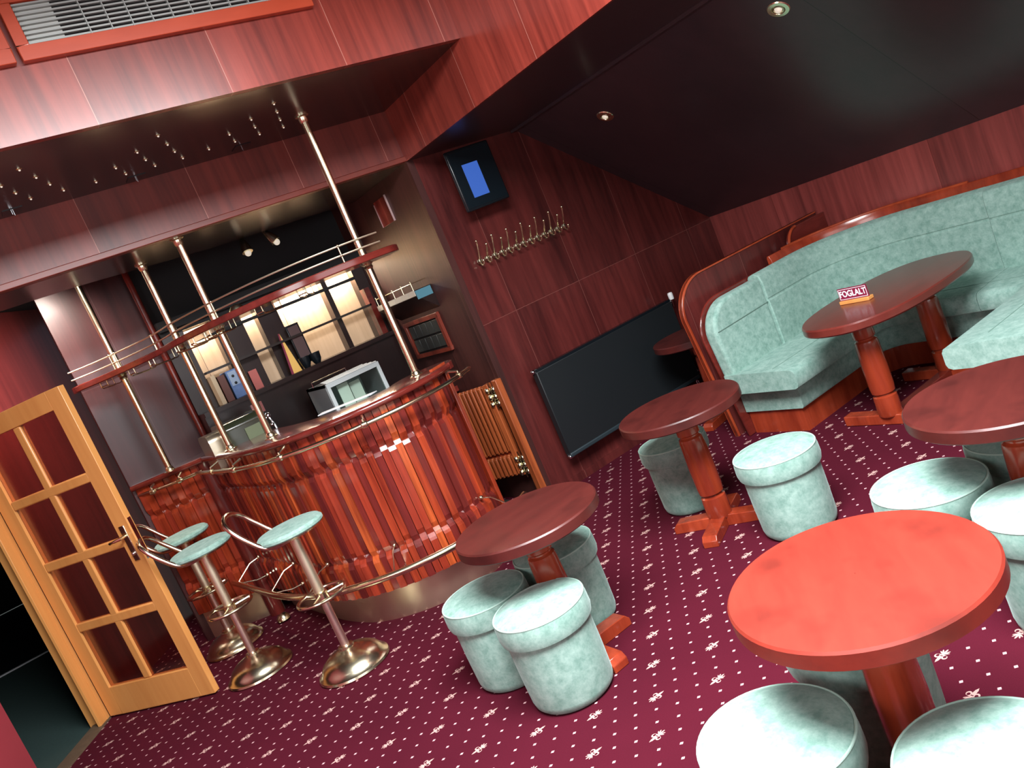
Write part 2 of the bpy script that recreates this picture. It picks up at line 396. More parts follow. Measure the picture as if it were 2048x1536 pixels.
    L.new(col, b.inputs['Base Color']); b.inputs['Roughness'].default_value = .95; b.inputs['Specular IOR Level'].default_value = .1
    bp = N.new('ShaderNodeBump'); bp.inputs['Strength'].default_value = .3; bp.inputs['Distance'].default_value = .003
    L.new(nz.outputs['Fac'], bp.inputs['Height']); L.new(bp.outputs['Normal'], b.inputs['Normal'])
    return m
M['carpet'] = carpet()

# ---------------------------------------------------------------- room
X0, YW, XR, YF = 2.609, 4.562, 4.963, 3.541
ZS, ZC, ZT = 2.389, 2.718, 3.32
H0 = (-.22, 5.56); HD = Vector((-.53, -.848)).normalized()
def dg(t): return (H0[0] + HD.x * t, H0[1] + HD.y * t)
XL, YB = -2.2, -2.5
tL = (XL - H0[0]) / HD.x; pL = dg(tL); pR = dg(-1.62)
struct('floor', MB().prism([(XL, YB), (5.05, YB), (5.05, 6.1), (.62, 6.1), (.62, 6.93), pR, pL], -.05, 0), M['carpet'])
struct('floor', MB().prism([pL, pR, (pR[0], 8.42), (-6, 8.42), (-6, pL[1])], -.05, -.004), M['greenfloor'])
struct('floor', MB().prism([(-6, 8.42), (pR[0], 8.42), (pR[0], 12), (-6, 12)], -.05, -.006), M['darkfloor'])
# wall with radiator
g = MB().extr([(X0 + .05, 0), (XR, 0), (XR, 1.262), (3.49, 2.37), (X0 + .05, 2.389)], 'y', YW, YW + .1)
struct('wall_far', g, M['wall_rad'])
struct('wall_right', MB().box((XR, YB, 0), (XR + .1, YW + .1, 1.262)), M['wall_knee'])
struct('ceiling', MB().extr([(XR + .1, 1.185), (XR + .1, 1.30), (3.49, 2.49), (3.49, 2.37), (XR, 1.262)], 'y', YB, YW + .1), M['shaded_panel'])
struct('ceiling', MB().extr([(3.49, 2.37), (3.49, 2.47), (X0 + .02, 2.47), (X0 + .02, 2.389)], 'y', YB, YW + .1), M['shaded_panel'])
struct('trim_1', MB().box((3.455, YB, 2.352), (3.50, YW, 2.375)), M['shaded_panel'], bevel=.004)
# vertical face of the high space on the right
struct('wall_upper_right', MB().box((X0, YB, 2.389), (X0 + .05, YW, ZT)), M['wall_y'])
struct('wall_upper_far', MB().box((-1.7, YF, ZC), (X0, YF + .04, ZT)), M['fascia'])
struct('ceiling', MB().box((-1.7, YF + .04, ZC), (X0, YW, ZC + .05)), M['shaded_soffit'])
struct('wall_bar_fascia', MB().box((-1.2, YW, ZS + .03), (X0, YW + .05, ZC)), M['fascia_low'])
struct('trim_2', MB().box((-1.2, YW - .012, ZS), (X0 + .01, YW + .05, ZS + .034)), M['trim_red'], bevel=.004)
struct('ceiling', MB().prism([(-1.2, YW + .05), (X0, YW + .05), (X0, 5.48), (1.48, 5.37), (.62, 5.12), (-1.2, 5.02)], ZS, ZS + .04), M['shaded_soffit'])
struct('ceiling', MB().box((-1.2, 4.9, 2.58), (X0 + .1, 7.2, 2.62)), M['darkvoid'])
struct('ceiling', MB().box((XL - .1, YB, ZT), (X0 + .1, YF + .04, ZT + .05)), M['shaded_panel'])
# bar alcove
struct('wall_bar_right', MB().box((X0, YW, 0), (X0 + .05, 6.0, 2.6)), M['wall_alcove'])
SLX = .478
struct('wall_bar_slab', MB().box((SLX, 5.92, 0), (1.02, 6.02, 2.58)), M['dark_wall'])
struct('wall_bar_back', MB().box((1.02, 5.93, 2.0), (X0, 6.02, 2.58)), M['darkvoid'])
struct('wall_bar_back', MB().box((1.02, 5.93, 0), (X0, 6.02, 2.0)), wood('bar_back_panels', (.42, .26, .15), (.70, .50, .33), rough=.4, coat=0, seams=[('x', .33, .27)], seamcol=(.08, .03, .02), contrast=.6, panelvar=.06))
# diagonal wall with the doorway
def diag(t0, t1, z0, z1, th=.09):
    a, b = dg(t0), dg(t1); n = Vector((HD.y, -HD.x)) * th   # away from the room
    if n.x > 0: n = -n
    return MB().prism([a, b, (b[0] + n.x, b[1] + n.y), (a[0] + n.x, a[1] + n.y)], z0, z1)
DW = .68
struct('wall_left', diag(0, -1.62, 0, 2.6), M['red_wall'])
struct('wall_left', diag(DW, tL, 0, ZT), plain('red_painted_wall', (.30, .035, .05), .5, noise=.15, nscale=3))
struct('wall_left', diag(0, DW, 1.98, ZT), M['red_wall'])
struct('wall_left', MB().box((XL - .1, YB, 0), (XL, -.6, ZT)).box((XL - .1, 1.8, 0), (XL, 2.7, ZT)).box((XL - .1, -.6, 0), (XL, 1.8, 1.4)).box((XL - .1, -.6, 2.8), (XL, 1.8, ZT)), M['wall_y'])
struct('wall_back', MB().box((XL, YB - .1, 0), (-1.5, YB, ZT)).box((2.7, YB - .1, 0), (5.05, YB, ZT)).box((-1.5, YB - .1, 0), (2.7, YB, .9)).box((-1.5, YB - .1, 2.6), (2.7, YB, ZT)), M['wall_x'])
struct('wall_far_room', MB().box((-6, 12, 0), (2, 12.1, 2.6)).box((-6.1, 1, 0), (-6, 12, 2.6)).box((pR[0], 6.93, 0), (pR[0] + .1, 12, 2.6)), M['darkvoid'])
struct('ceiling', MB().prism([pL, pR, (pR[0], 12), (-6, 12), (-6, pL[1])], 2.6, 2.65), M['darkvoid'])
struct('window_1', MB().box((-1.5, YB - .07, .9), (2.7, YB - .05, .96)).box((-1.5, YB - .07, 2.54), (2.7, YB - .05, 2.6)).box((-.12, YB - .07, .96), (-.06, YB - .05, 2.54)).box((1.26, YB - .07, .96), (1.32, YB - .05, 2.54)), M['beech'])
struct('trim_3', MB().box((-4.5, 8.40, -.004), (pR[0], 8.435, .006)), M['paper'])  # threshold strip, its sunlight put into the white colour
# skirting along the radiator wall
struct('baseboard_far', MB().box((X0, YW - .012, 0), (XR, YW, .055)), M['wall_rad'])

# ---------------------------------------------------------------- ventilation grilles in the upper fascia
def grille(x0, x1, label):
    t = thing('air_vent', label, 'air vent', (x0, YF, 3.0))
    w = x1 - x0; zi0, zi1 = .057, .222
    f = MB().box((0, -.035, 0), (w, 0, zi0)).box((0, -.035, zi1), (w, 0, .28)).box((0, -.035, zi0), (.045, 0, zi1)).box((w - .05, -.035, zi0), (w, 0, zi1))
    build('frame', f, M['wood_grille_frame'], t, bevel=.003)
    build('cavity', MB().box((.045, -.006, zi0), (w - .05, -.002, zi1)), M['darkvoid'], t)
    sl = MB(); n = 9
    for i in range(n):
        z = zi0 + .008 + (zi1 - zi0 - .016) * i / (n - 1)
        sl.box((.045, -.026, z - .0035), (w - .05, -.012, z + .0035))
    k = .28
    while k < w - .1:
        sl.box((k, -.030, zi0), (k + .004, -.012, zi1)); k += .085
    build('louvre', sl, M['grille'], t)
    build('filter', MB().box((.05, -.011, zi0 + .004), (.185, -.007, zi1 - .004)), plain('pale_filter', (.45, .47, .44), .5), t)
grille(.63, 1.885, 'long grey air vent in an orange wood frame, above the bar canopy')
grille(-.68, .605, 'grey air vent cut off at the left picture edge, left of the long one')

# ---------------------------------------------------------------- canopy lights
SL = [(.484, 3.846), (.552, 4.014), (.614, 4.175), (.681, 4.336), (.468, 4.171), (.533, 4.329), (.411, 4.011), (.915, 4.198), (.98, 4.351), (.998, 4.035), (1.059, 4.195), (1.127, 4.346), (1.073, 3.868), (1.143, 4.037), (1.203, 4.188), (1.272, 4.344), (.834, 4.348), (1.407, 4.311), (1.482, 4.145), (1.55, 4.301), (1.561, 3.987), (1.622, 4.139), (1.688, 4.288), (1.639, 3.83), (1.701, 3.98), (1.762, 4.128), (1.828, 4.282)]
st0 = None
for i, (x, y) in enumerate(SL):
    if st0 is None:
        st0 = thing('star_light', '', 'ceiling light', (x, y, ZC), group='tiny brass star lights in the bar canopy')
        build('ring', MB().lathe([(.0125, 0), (.0125, -.0015), (.006, -.004), (.0055, -.0055)], seg=16), M['brass'], st0)
        build('bulb', MB().sphere((0, 0, -.006), .0048, 10, 6), M['lamp'], st0)
        s = st0
    else: s = dup(st0, (x, y, ZC), '')
    s['label'] = 'tiny brass star light in the dark underside of the bar canopy'
hal = None
for (x, y), lb in zip([(.452, 4.47), (1.048, 4.49), (1.626, 4.454)], ['leftmost', 'middle', 'rightmost']):
    lab = 'small square halogen lamp in the canopy underside, %s of three' % lb
    if hal is None:
        hal = thing('halogen_lamp', lab, 'ceiling light', (x, y, ZC), group='halogen lamps in the bar canopy')
        build('housing', MB().box((-.045, -.045, -.003), (.045, .045, 0)), M['blackgloss'], hal)
        build('pin', MB().tube([(-.004, -.012, -.003), (-.004, -.012, -.02)], .003, 8), M['chrome'], hal)
        build('pin', MB().tube([(.006, .014, -.003), (.006, .014, -.02)], .003, 8), M['chrome'], hal)
    else: dup(hal, (x, y, ZC), lab)

# downlights in the sloping ceiling
dl = None
nrm = Vector((-(2.37 - 1.262), 0, -(XR - 3.49))).normalized()
for (x, y), lab in (((3.731, 2.554), 'round brass downlight in the sloping dark ceiling, nearer the picture top'), ((3.749, 3.965), 'round brass downlight in the sloping dark ceiling, nearer the coat hooks')):
    z = 1.262 + (XR - x) / (XR - 3.49) * (2.37 - 1.262)
    if dl is None:
        dl = thing('downlight', lab, 'ceiling light', (x, y, z), group='downlights in the sloping ceiling')
        dl.rotation_euler = nrm.to_track_quat('Z', 'Y').to_euler()
        build('ring', MB().lathe([(.030, 0), (.034, .006), (.052, .005), (.056, 0)], seg=32, cap=False), M['brass'], dl)
        build('bulb', MB().lathe([(.001, .018), (.011, .016), (.017, .008), (.020, 0)], seg=24, cap=False), M['lamp'], dl)
        build('gimbal', MB().lathe([(.021, 0), (.023, .007), (.028, .006), (.030, 0)], seg=24, cap=False), M['brass_old'], dl)
        build('recess', MB().lathe([(.001, .001), (.032, .001)], seg=24, cap=False), M['darkvoid'], dl)
    else:
        dup(dl, (x, y, z), lab)

# ---------------------------------------------------------------- television, hooks, radiator on the far wall
t = thing('television', 'small black television with a blue window reflection, high on the wall', 'television', (2.96, YW, 1.947))
build('body', MB().box((-.168, -.162, 0), (.172, -.135, .394)), M['blackgloss'], t, bevel=.008)
build('bracket', MB().box((-.05, -.135, .12), (.05, 0, .28)), M['black'], t)
build('screen', MB().box((-.155, -.163, .02), (.160, -.158, .375)), plain('dark_screen_glass', (.004, .009, .013), .3), t)
build('window_reflection', MB().box((-.086, -.165, .072), (.036, -.161, .288)), M['screen'], t, )['label'] = 'glowing blue rectangle for the window reflection'  # window reflection on the dark screen, put in as glowing colour
hk = {}
for i in range(13):
    x = 2.812 + .0625 * i; long = i % 2 == 0
    lab = ('long' if long else 'short') + '-pronged brass coat hook in the row below the television'
    if long not in hk:
        t = thing('coat_hook', lab, 'coat hook', (x, YW, 1.64), group=('long' if long else 'short') + ' hooks of the coat hook row')
        build('plate', MB().lathe([(.001, -.018), (.014, -.014), (.019, 0), (.014, .014), (.001, .018)], seg=16).box((-.006, .0, -.012), (.006, .03, .012)), M['brass_old'], t)
        t.children[0].location.y = -.02
        h = .125 if long else .085
        pts = [(0, -.02 - .055 * (k / 10) ** 1.3 - .01 * math.sin(k / 10 * PI), h * k / 10) for k in range(11)]
        build('upper_prong', MB().tube([(p[0] + .0, p[1], p[2]) for p in pts], .0046, 8).sphere((0, pts[-1][1], h + .003), .0085, 10, 6), M['brass'], t)
        pts = [(0, -.02 - .035 * math.sin(a), -.012 - .02 * (1 - math.cos(a)) + (.012 * max(0, a - PI / 2))) for a in [PI * .75 * k / 8 for k in range(9)]]
        pts = [(0, -.02, -.005), (0, -.03, -.022), (0, -.045, -.030), (0, -.06, -.026), (0, -.068, -.012), (0, -.069, -.002)]
        build('lower_prong', MB().tube(pts, .0046, 8).sphere(pts[-1], .0065, 10, 6), M['brass'], t)
        hk[long] = t
    else: dup(hk[long], (x, YW, 1.64), lab)

t = thing('radiator', 'flat black panel radiator on the far wall left of the booth', 'radiator', (2.812, YW, .215))
W = 1.325
build('panel', MB().box((0, -.13, .02), (W, -.075, .62)), M['black'], t, bevel=.006)
build('top_grille', MB().box((.004, -.128, .62), (W - .004, -.077, .636)), M['blackgloss'], t)
build('bottom_rail', MB().box((0, -.136, -.002), (W, -.08, .03)), plain('dark_slate_paint', (.022, .035, .042), .4), t, bevel=.008)
for x in (.15, W - .2): build('wall_bracket', MB().box((x, -.075, .1), (x + .05, 0, .5)), M['black'], t)
for x, z in ((-.01, .628), (.005, .003)):
    build('vent_plug', MB().sphere((x, -.11, z), .016, 14, 8).box((x, -.12, z - .01), (x + .03, -.1, z + .01)), M['chrome'], t)
build('thermostat_head', MB().lathe([(.001, 0), (.018, .003), (.02, .045), (.016, .055), (.001, .058)], seg=20), M['white'], t, loc=(W + .03, -.115, .622))['label'] = 'white thermostat head'
t.children[-1].rotation_euler = (0, math.radians(62), 0)
build('valve', MB().tube([(W - .03, -.11, .60), (W + .02, -.11, .61)], .013).tube([(W + .015, -.11, .57), (W + .02, -.11, .62)], .012), M['chrome'], t)
build('pipe', MB().tube([(W + .012, -.11, .57), (W - .005, -.11, .30), (W - .012, -.11, .04), (W - .012, -.11, -.215)], .005), M['chrome'], t)
build('valve', MB().tube([(W - .06, -.11, .02), (W + .03, -.11, .03)], .011).sphere((W + .035, -.12, .06), .014).tube([(W + .012, -.11, .05), (W + .035, -.118, .055)], .008).tube([(W - .03, -.11, 0), (W - .03, -.11, -.215)], .007).sphere((W - .03, -.12, .0), .013), M['chrome'], t)

# ---------------------------------------------------------------- wall shelf, rack frame and hatch on the alcove wall
t = thing('wall_shelf', 'wedge-shaped mahogany wall shelf with small brass gallery, right of bar', 'shelf', (X0, 5.24, 1.47))
prof = [(0, 0), (0, .165), (-.135, .165), (-.135, .125)]
g = MB(); n = len(prof)
g.add([(x, -.33, z) for x, z in prof] + [(x, .33, z) for x, z in prof], [tuple(range(n)), tuple(range(2 * n - 1, n - 1, -1))] + [(i, (i + 1) % n, n + (i + 1) % n, n + i) for i in range(n)])
build('bracket_box', g, M['unit_dark'], t)
g = MB()
for k in range(6): g.box((-.139, -.33 + .11 * k + .003, .128), (-.135, -.22 + .11 * k - .003, .166))
build('facing', g, M['cover'], t)
build('rail', MB().tube([(-.13, -.31, .215), (-.13, .31, .215)], .003, 8).tube([(-.13, -.31, .215), (-.01, -.31, .215)], .003, 8), M['brass'], t)
for y in (-.31, -.15, 0, .15, .31):
    build('rail_post', MB().tube([(-.13, y, .165), (-.13, y, .222)], .0035, 8).sphere((-.13, y, .225), .006, 8, 6), M['brass'], t)
build('card', MB().box((-.134, -.334, .10), (-.01, -.331, .16)), M['teal'], t)['label'] = 'blue card on the shelf end'
t = thing('cassette_rack', 'framed recess holding two rows of grey cases, under the wall shelf', 'rack', (X0, 5.25, 1.158))
f = MB().box((-.025, -.285, 0), (0, .285, .03)).box((-.025, -.285, .255), (0, .285, .285)).box((-.025, -.285, .03), (0, -.25, .255)).box((-.025, .25, .03), (0, .285, .255))
build('frame', f, M['wood_rack'], t, bevel=.003)
build('backing', MB().box((-.004, -.25, .03), (-.001, .25, .255)), M['darkvoid'], t)
for r in range(2):
    for c in range(5):
        build('case', MB().box((-.016, -.235 + .095 * c, .045 + .105 * r), (-.004, -.146 + .095 * c, .135 + .105 * r)), M['tapes'], t, bevel=.002)
t = thing('wall_hatch', 'small flush wooden hatch with two pale edges, high beside the bar', 'hatch', (X0, 5.1, 2.12))
build('leaf', MB().box((-.008, -.092, 0), (0, .102, .18)), M['wall_y'], t)
build('edge_strip', MB().box((-.013, -.096, 0), (0, -.09, .185)), plain('pale_strip', (.42, .28, .27), .3), t)
build('edge_strip', MB().box((-.013, .100, 0), (0, .106, .165)), plain('pale_strip_b', (.36, .22, .21), .3), t)

# ---------------------------------------------------------------- bar counter
S = [(2.03, 4.115), (1.88, 4.01), (1.70, 3.965), (1.52, 3.99), (1.36, 4.07), (1.235, 4.18), (1.14, 4.31), (1.07, 4.48), (1.02, 4.72), (.995, 5.0), (.975, 5.30), (.95, 5.60)]
pnA, LA = path2(S)
S2 = [(.95, 5.60), (.80, 5.70), (.64, 5.81), (.50, 5.90)]
pnB, LB = path2(S2, smooth=False)
bar = thing('bar_counter', 'curved mahogany bar counter with slatted front and brass rails', 'bar counter', (0, 0, 0))
TOPZ = 1.185
def slatprof(o, jog):
    e = .020; q = .008
    return [(-.03, .20), (o + e, .20), (o + e, .375 + jog), (o + e - .006, .39 + jog), (o - .001, .410 + jog), (o, .416 + jog), (o + q, .440 + jog), (o + q, .905 + jog), (o + q - .004, .914 + jog), (o - .001, .928 + jog), (o, .934 + jog), (o + e - .006, .958 + jog), (o + e, .972 + jog), (o + e, TOPZ - .035), (-.03, TOPZ - .035)]
g = MB(); rs = random.Random(3)
def slat(q0, q1, nn, pr):
    vs = []
    for q in (q0, q1):
        for d, z in pr: vs.append((q.x + nn.x * d, q.y + nn.y * d, z))
    n = len(pr)
    g.add(vs, [tuple(range(n)), tuple(range(2 * n - 1, n - 1, -1))] + [(k, (k + 1) % n, n + (k + 1) % n, n + k) for k in range(n)])
for pn, L, cnt in ((pnA, LA, 58), (pnB, LB, 11)):
    for i in range(cnt):
        w = L / cnt; p, nn = pn((i + .5) * w); tt = Vector((nn.y, -nn.x)); odd = i % 2
        hw = w * (.49 if odd else .455); g.m = rs.choice((0, 0, 1, 1, 2, 2, 3))
        slat(p - tt * hw, p + tt * hw, nn, slatprof(.0 if odd else -.010, .0 if odd else .018))
pc_, na_ = pnA(LA); _, nb_ = pnB(0); nn = (na_ + nb_).normalized(); tt = Vector((nn.y, -nn.x)); g.m = 1
slat(pc_ - tt * .022 - nn * .006, pc_ + tt * .022 - nn * .006, nn, slatprof(0, 0))
build('slatted_front', g, [M['wood_slat'], M['slat_b'], M['slat_c'], M['slat_d']], bar, angle=8)
smp = lambda pn, L, n, a=0, b=None: [pn(a + ((L if b is None else b) - a) * i / n) for i in range(n + 1)]
fullA = smp(pnA, LA, 70); fullB = smp(pnB, LB, 8)
build('carcass', MB().sweep(fullA, [(-.02, .2), (-.02, TOPZ - .03), (-.06, TOPZ - .03), (-.06, .2)]).sweep(fullB, [(-.02, .2), (-.02, TOPZ - .03), (-.03, TOPZ - .03), (-.03, .2)]), M['wood_counter'], bar)
# end panel towards the gate
p, nn = pnA(0)
build('end_panel', MB().prism([(p.x - .01, p.y - .045), (p.x + .018, p.y - .035), (p.x + .018, p.y + .16), (p.x - .01, p.y + .16)], .0, TOPZ - .035), M['wood_slat'], bar, bevel=.004)
cpp = pc_ - nn * .055
build('corner_filler', MB().lathe([(.052, .0), (.052, TOPZ - .04)], (cpp.x, cpp.y), 20), M['slat_c'], bar)
# brass plinth
build('plinth', MB().sweep(fullA, [(-.075, 0), (-.075, .215), (-.09, .215), (-.09, 0)]).sweep(fullB, [(-.03, 0), (-.03, .215), (-.035, .215), (-.035, 0)]), M['brass_sheet'], bar)['label'] = 'brass plinth sheet'
# counter top: nose path offset outward, rounded end to the right
def topprof(inner, nose):
    z1 = TOPZ; z0 = TOPZ - .038; r = .017
    pr = [(inner, z0), (nose - r, z0)]
    for k in range(1, 6): a = -PI / 2 + PI * k / 6; pr.append((nose - r + r * math.cos(a), z0 + .019 + .019 * math.sin(a)))
    return pr + [(nose - r, z1), (inner, z1)]
ct = MB().sweep(fullA, topprof(-.30, .062))
ct.sweep(fullB, topprof(-.02, .062))
px_, nx_ = pnA(0)
c = px_ - nx_ * .119; R = .181; pts = []
base_a = math.atan2(nx_.y, nx_.x)
for k in range(17): a = base_a + PI * k / 16; pts.append((c.x + R * math.cos(a) * 1.0, c.y + R * math.sin(a)))
ct.prism(pts, TOPZ - .038, TOPZ)
pc, nc_ = pnA(LA); pd, nd_ = pnB(0)
ct.prism([(q[0].x + q[1].x * .05, q[0].y + q[1].y * .05) for q in fullB[::-1]] + [(pc.x + .32, 5.3), (pc.x + .32, 5.64), (1.0, 5.64), (1.0, 5.915), (SLX + .02, 5.915)], TOPZ - .036, TOPZ - .001)
build('countertop', ct, M['wood_counter'], bar)
# hand rail on brackets
def rail(pn, L, off, z, r, a, b, n=50):
    return [(q[0].x + q[1].x * off, q[0].y + q[1].y * off, z) for q in [pn(a + (b - a) * i / n) for i in range(n + 1)]]
ra = rail(pnA, LA, .125, 1.105, .014, .0, LA - .05)
q0 = Vector(ra[0]); q1 = Vector(ra[1]); d = (q0 - q1).normalized()
fin = [tuple(q0 + d * .10), tuple(q0 + d * .07), tuple(q0 + d * .02)] + ra
rr = [.006, .013, .011] + [.0125] * len(ra)
build('hand_rail', MB().tube(fin, rr, 12), M['brass'], bar)
rb = [(q[0].x + q[1].x * .125, q[0].y + q[1].y * .125, 1.105) for q in [pnB(.02), pnB(LB * .5), pnB(LB + .02)]]
build('hand_rail', MB().tube([rb[0], rb[1], rb[2]], .010, 12), M['brass_old'], bar)
def bracket(pn, s, off, z):
    p, nn = pn(s); a = Vector((p.x + nn.x * off, p.y + nn.y * off, z)); tt = Vector((nn.y, -nn.x, 0))
    g = MB().tube([tuple(a + tt * -.018), tuple(a + tt * -.012), tuple(a + tt * .012), tuple(a + tt * .018)], [.014, .019, .019, .014], 12)
    b = Vector((p.x + nn.x * (off - .055), p.y + nn.y * (off - .055), TOPZ - .04))
    g.tube([tuple(a), tuple(a + Vector((0, 0, .025))), tuple(b)], .008, 8); return g
for s in (.08, .62, 1.05, 1.5, 1.95):
    build('rail_bracket', bracket(pnA, min(s, LA - .08), .125, 1.105), M['brass'], bar)
for s in (.18, .38):
    build('rail_bracket', bracket(pnB, s, .125, 1.105), M['brass_old'], bar)
# foot rail
rf = rail(pnA, LA, .215, .35, .017, .10, LA - .02)
build('foot_rail', MB().tube(rf, .0185, 14), M['brass'], bar)
for s in (.20, .75, 1.2, 1.62, LA - .1):
    p, nn = pnA(s); a = (p.x + nn.x * .215, p.y + nn.y * .215, .35)
    for dz in (.085, -.05):
        build('foot_rail_strut', MB().tube([(p.x + nn.x * .015, p.y + nn.y * .015, .35 + dz), (p.x + nn.x * .09, p.y + nn.y * .09, .35 + dz * .9), a], .0045, 8).sphere((p.x + nn.x * .022, p.y + nn.y * .022, .35 + dz), .013, 10, 6), M['brass_old'], bar)

# ---------------------------------------------------------------- brass poles
def pole(name_label, x, y, z1, z0=TOPZ, shelf=True):
    t = thing('brass_pole', name_label, 'pole', (x, y, z0), group='brass poles standing on the bar')
    h = z1 - z0; zs = 1.885 - z0
    build('tube', MB().tube([(0, 0, 0), (0, 0, h)], .0195, 20), M['brass'], t)
    build('base_flange', MB().lathe([(.040, 0), (.040, .005), (.028, .010), (.024, .026), (.0175, .034)], seg=24), M['brass'], t)
    build('top_flange', MB().lathe([(.0175, h - .045), (.024, h - .035), (.026, h - .012), (.038, h - .006), (.038, h)], seg=24), M['brass'], t)
    build('shelf_collar', MB().lathe([(.0175, zs - .055), (.026, zs - .045), (.022, zs - .032), (.032, zs - .024), (.034, zs - .019)], seg=24), M['brass'], t)
    build('joint_collar', MB().lathe([(.018, zs + .02), (.0225, zs + .022), (.0225, zs + .06), (.019, zs + .064), (.0225, zs + .068), (.0225, zs + .112), (.018, zs + .116)], seg=24), M['brass'], t)
    return t
PA, PB, PD, PC = (1.90, 4.165), (1.137, 4.635), (1.00, 5.09), (.705, 5.60)
pole('tall brass pole at the right end of the bar, up to the canopy', *PA, ZC)
pole('brass pole on the bar bend, second from the right', *PB, ZS)
pole('brass pole on the bar beside the lacquered wood post', *PD, ZS)
pole('leftmost brass pole, at the narrow left end of the bar', *PC, 2.58)
t = thing('wood_post', 'round dark red lacquered wood post behind the bar at left', 'post', (1.03, 5.86, 0))
build('shaft', MB().lathe([(.022, 0), (.022, 2.58)], seg=24), M['wood_counter'], t)

# ---------------------------------------------------------------- hanging shelf over the bar
SH = [(2.03, 4.145), (1.96, 4.10), (1.80, 4.085), (1.60, 4.13), (1.42, 4.24), (1.27, 4.41), (1.137, 4.635), (1.05, 4.86), (1.00, 5.10), (.90, 5.33), (.72, 5.56), (.58, 5.66), (.42, 5.71)]
pnS, LS = path2(SH)
t = thing('hanging_shelf', 'curved glass-hanger shelf of dark wood carried by the brass poles', 'shelf', (0, 0, 0))
N_ = 70; vs = []; ZH = 1.885
outl = []; outr = []
for i in range(N_ + 1):
    s = LS * i / N_; p, nn = pnS(s); e = min(s, LS - s); w = .125 * math.sqrt(max(0, 1 - max(0, 1 - e / .125) ** 2)) + .002
    outl.append(p + nn * w); outr.append(p - nn * w)
poly = outl + outr[::-1]
g = MB(); n = len(outl)
V = [(q.x, q.y, ZH - .022) for q in outl] + [(q.x, q.y, ZH - .022) for q in outr] + [(q.x, q.y, ZH + .016) for q in outl] + [(q.x, q.y, ZH + .016) for q in outr]
F = []
for i in range(n - 1):
    F += [(i, i + 1, n + i + 1, n + i), (2 * n + i, 3 * n + i, 3 * n + i + 1, 2 * n + i + 1), (i, 2 * n + i, 2 * n + i + 1, i + 1), (n + i, n + i + 1, 3 * n + i + 1, 3 * n + i)]
F += [(0, n, 3 * n, 2 * n), (n - 1, 2 * n - 1 + 2 * n - n * 0 - 2 * n + 0, 0, 0)] if False else [(0, n, 3 * n, 2 * n), (n - 1, 3 * n - 1, 4 * n - 1, 2 * n - 1)]
g.add(V, F)
build('board', g, M['wood_counter'], t, bevel=.006, bseg=3)
for dz in (.055, .105):
    pts = [(q[0].x + q[1].x * .10, q[0].y + q[1].y * .10, ZH + dz) for q in [pnS(.12 + (LS - .16) * i / 60) for i in range(61)]]
    build('gallery_rail', MB().tube(pts, .005, 8), M['brass_satin'], t)
for s in (.32, 1.02, 1.72, 2.15, LS - .42):
    p, nn = pnS(min(s, LS - .1)); x, y = p.x + nn.x * .10, p.y + nn.y * .10
    build('rail_post', MB().tube([(x, y, ZH + .012), (x, y, ZH + .108)], .005, 8).sphere((x, y, ZH + .055), .008, 10, 6).sphere((x, y, ZH + .108), .008, 10, 6), M['brass'], t)
for k, s in enumerate((.55, .78, 1.15, 1.30, 1.48, 1.85, 2.05, 2.30)):
    p, nn = pnS(s); tt = Vector((nn.y, -nn.x)); L_ = .10
    g = MB()
    for sd in (-1, 1):
        a = p + tt * .022 * sd
        g.tube([(a.x + nn.x * .09, a.y + nn.y * .09, ZH - .022), (a.x + nn.x * .09, a.y + nn.y * .09, ZH - .05), (a.x + nn.x * .075, a.y + nn.y * .075, ZH - .06), (a.x - nn.x * .08, a.y - nn.y * .08, ZH - .06), (a.x - nn.x * .095, a.y - nn.y * .095, ZH - .05), (a.x - nn.x * .095, a.y - nn.y * .095, ZH - .022)], .0035, 8)
    a = p + nn * .09
    g.tube([(a.x + tt.x * .022, a.y + tt.y * .022, ZH - .05), (a.x - tt.x * .022, a.y - tt.y * .022, ZH - .05)], .0035, 8)
    build('glass_hanger', g, M['brass'], t)
for k, s in enumerate((1.0, 1.95, .42)):
    p, nn = pnS(s)
    build('spotlight_dome', MB().lathe([(.045, .013), (.042, .030), (.028, .048), (.002, .056)], (p.x - nn.x * .03, p.y - nn.y * .03), seg=20, cap=False), M['brass_old'], t)
    t.children[-1].location.z = ZH
    build('spotlight_rim', MB().lathe([(.024, -.014), (.030, -.018), (.036, -.014)], (p.x - nn.x * .03, p.y - nn.y * .03), seg=20, cap=False), M['brass'], t)
    t.children[-1].location.z = ZH

# ---------------------------------------------------------------- bar interior
t = thing('back_shelf_unit', 'dark wooden shelf unit with lit panels behind the bar', 'shelf unit', (0, 5.93, 0))
for x0, x1 in ((1.05, 1.20), (1.392, 1.592), (1.704, 1.855), (2.245, 2.285), (2.51, 2.607)):
    build('upright', MB().box((x0, -.10, 1.43), (x1, -.005, 2.02)), M['unit_dark'], t)
build('crosspiece', MB().box((1.2, -.12, 1.893), (2.51, -.10, 1.915)), M['darkvoid'], t)
build('top_board', MB().box((1.05, -.12, 2.0), (2.607, -.005, 2.03)), M['darkvoid'], t)
build('glass_shelf', MB().box((1.2, -.20, 1.663), (2.51, -.102, 1.679)), plain('dark_shelf', (.02, .014, .012), .3), t)
build('worktop', MB().box((1.05, -.30, 1.40), (2.607, -.005, 1.43)), M['unit_dark'], t)
build('base_cabinet', MB().box((1.05, -.26, 0), (2.607, -.005, 1.40)), M['unit_dark'], t)
build('corner_post', MB().box((2.50, -.20, .95), (2.545, -.12, 1.80)), M['wood_counter'], t)
build('valance', MB().box((1.05, -.16, 2.03), (2.607, -.005, 2.10)), M['darkvoid'], t)
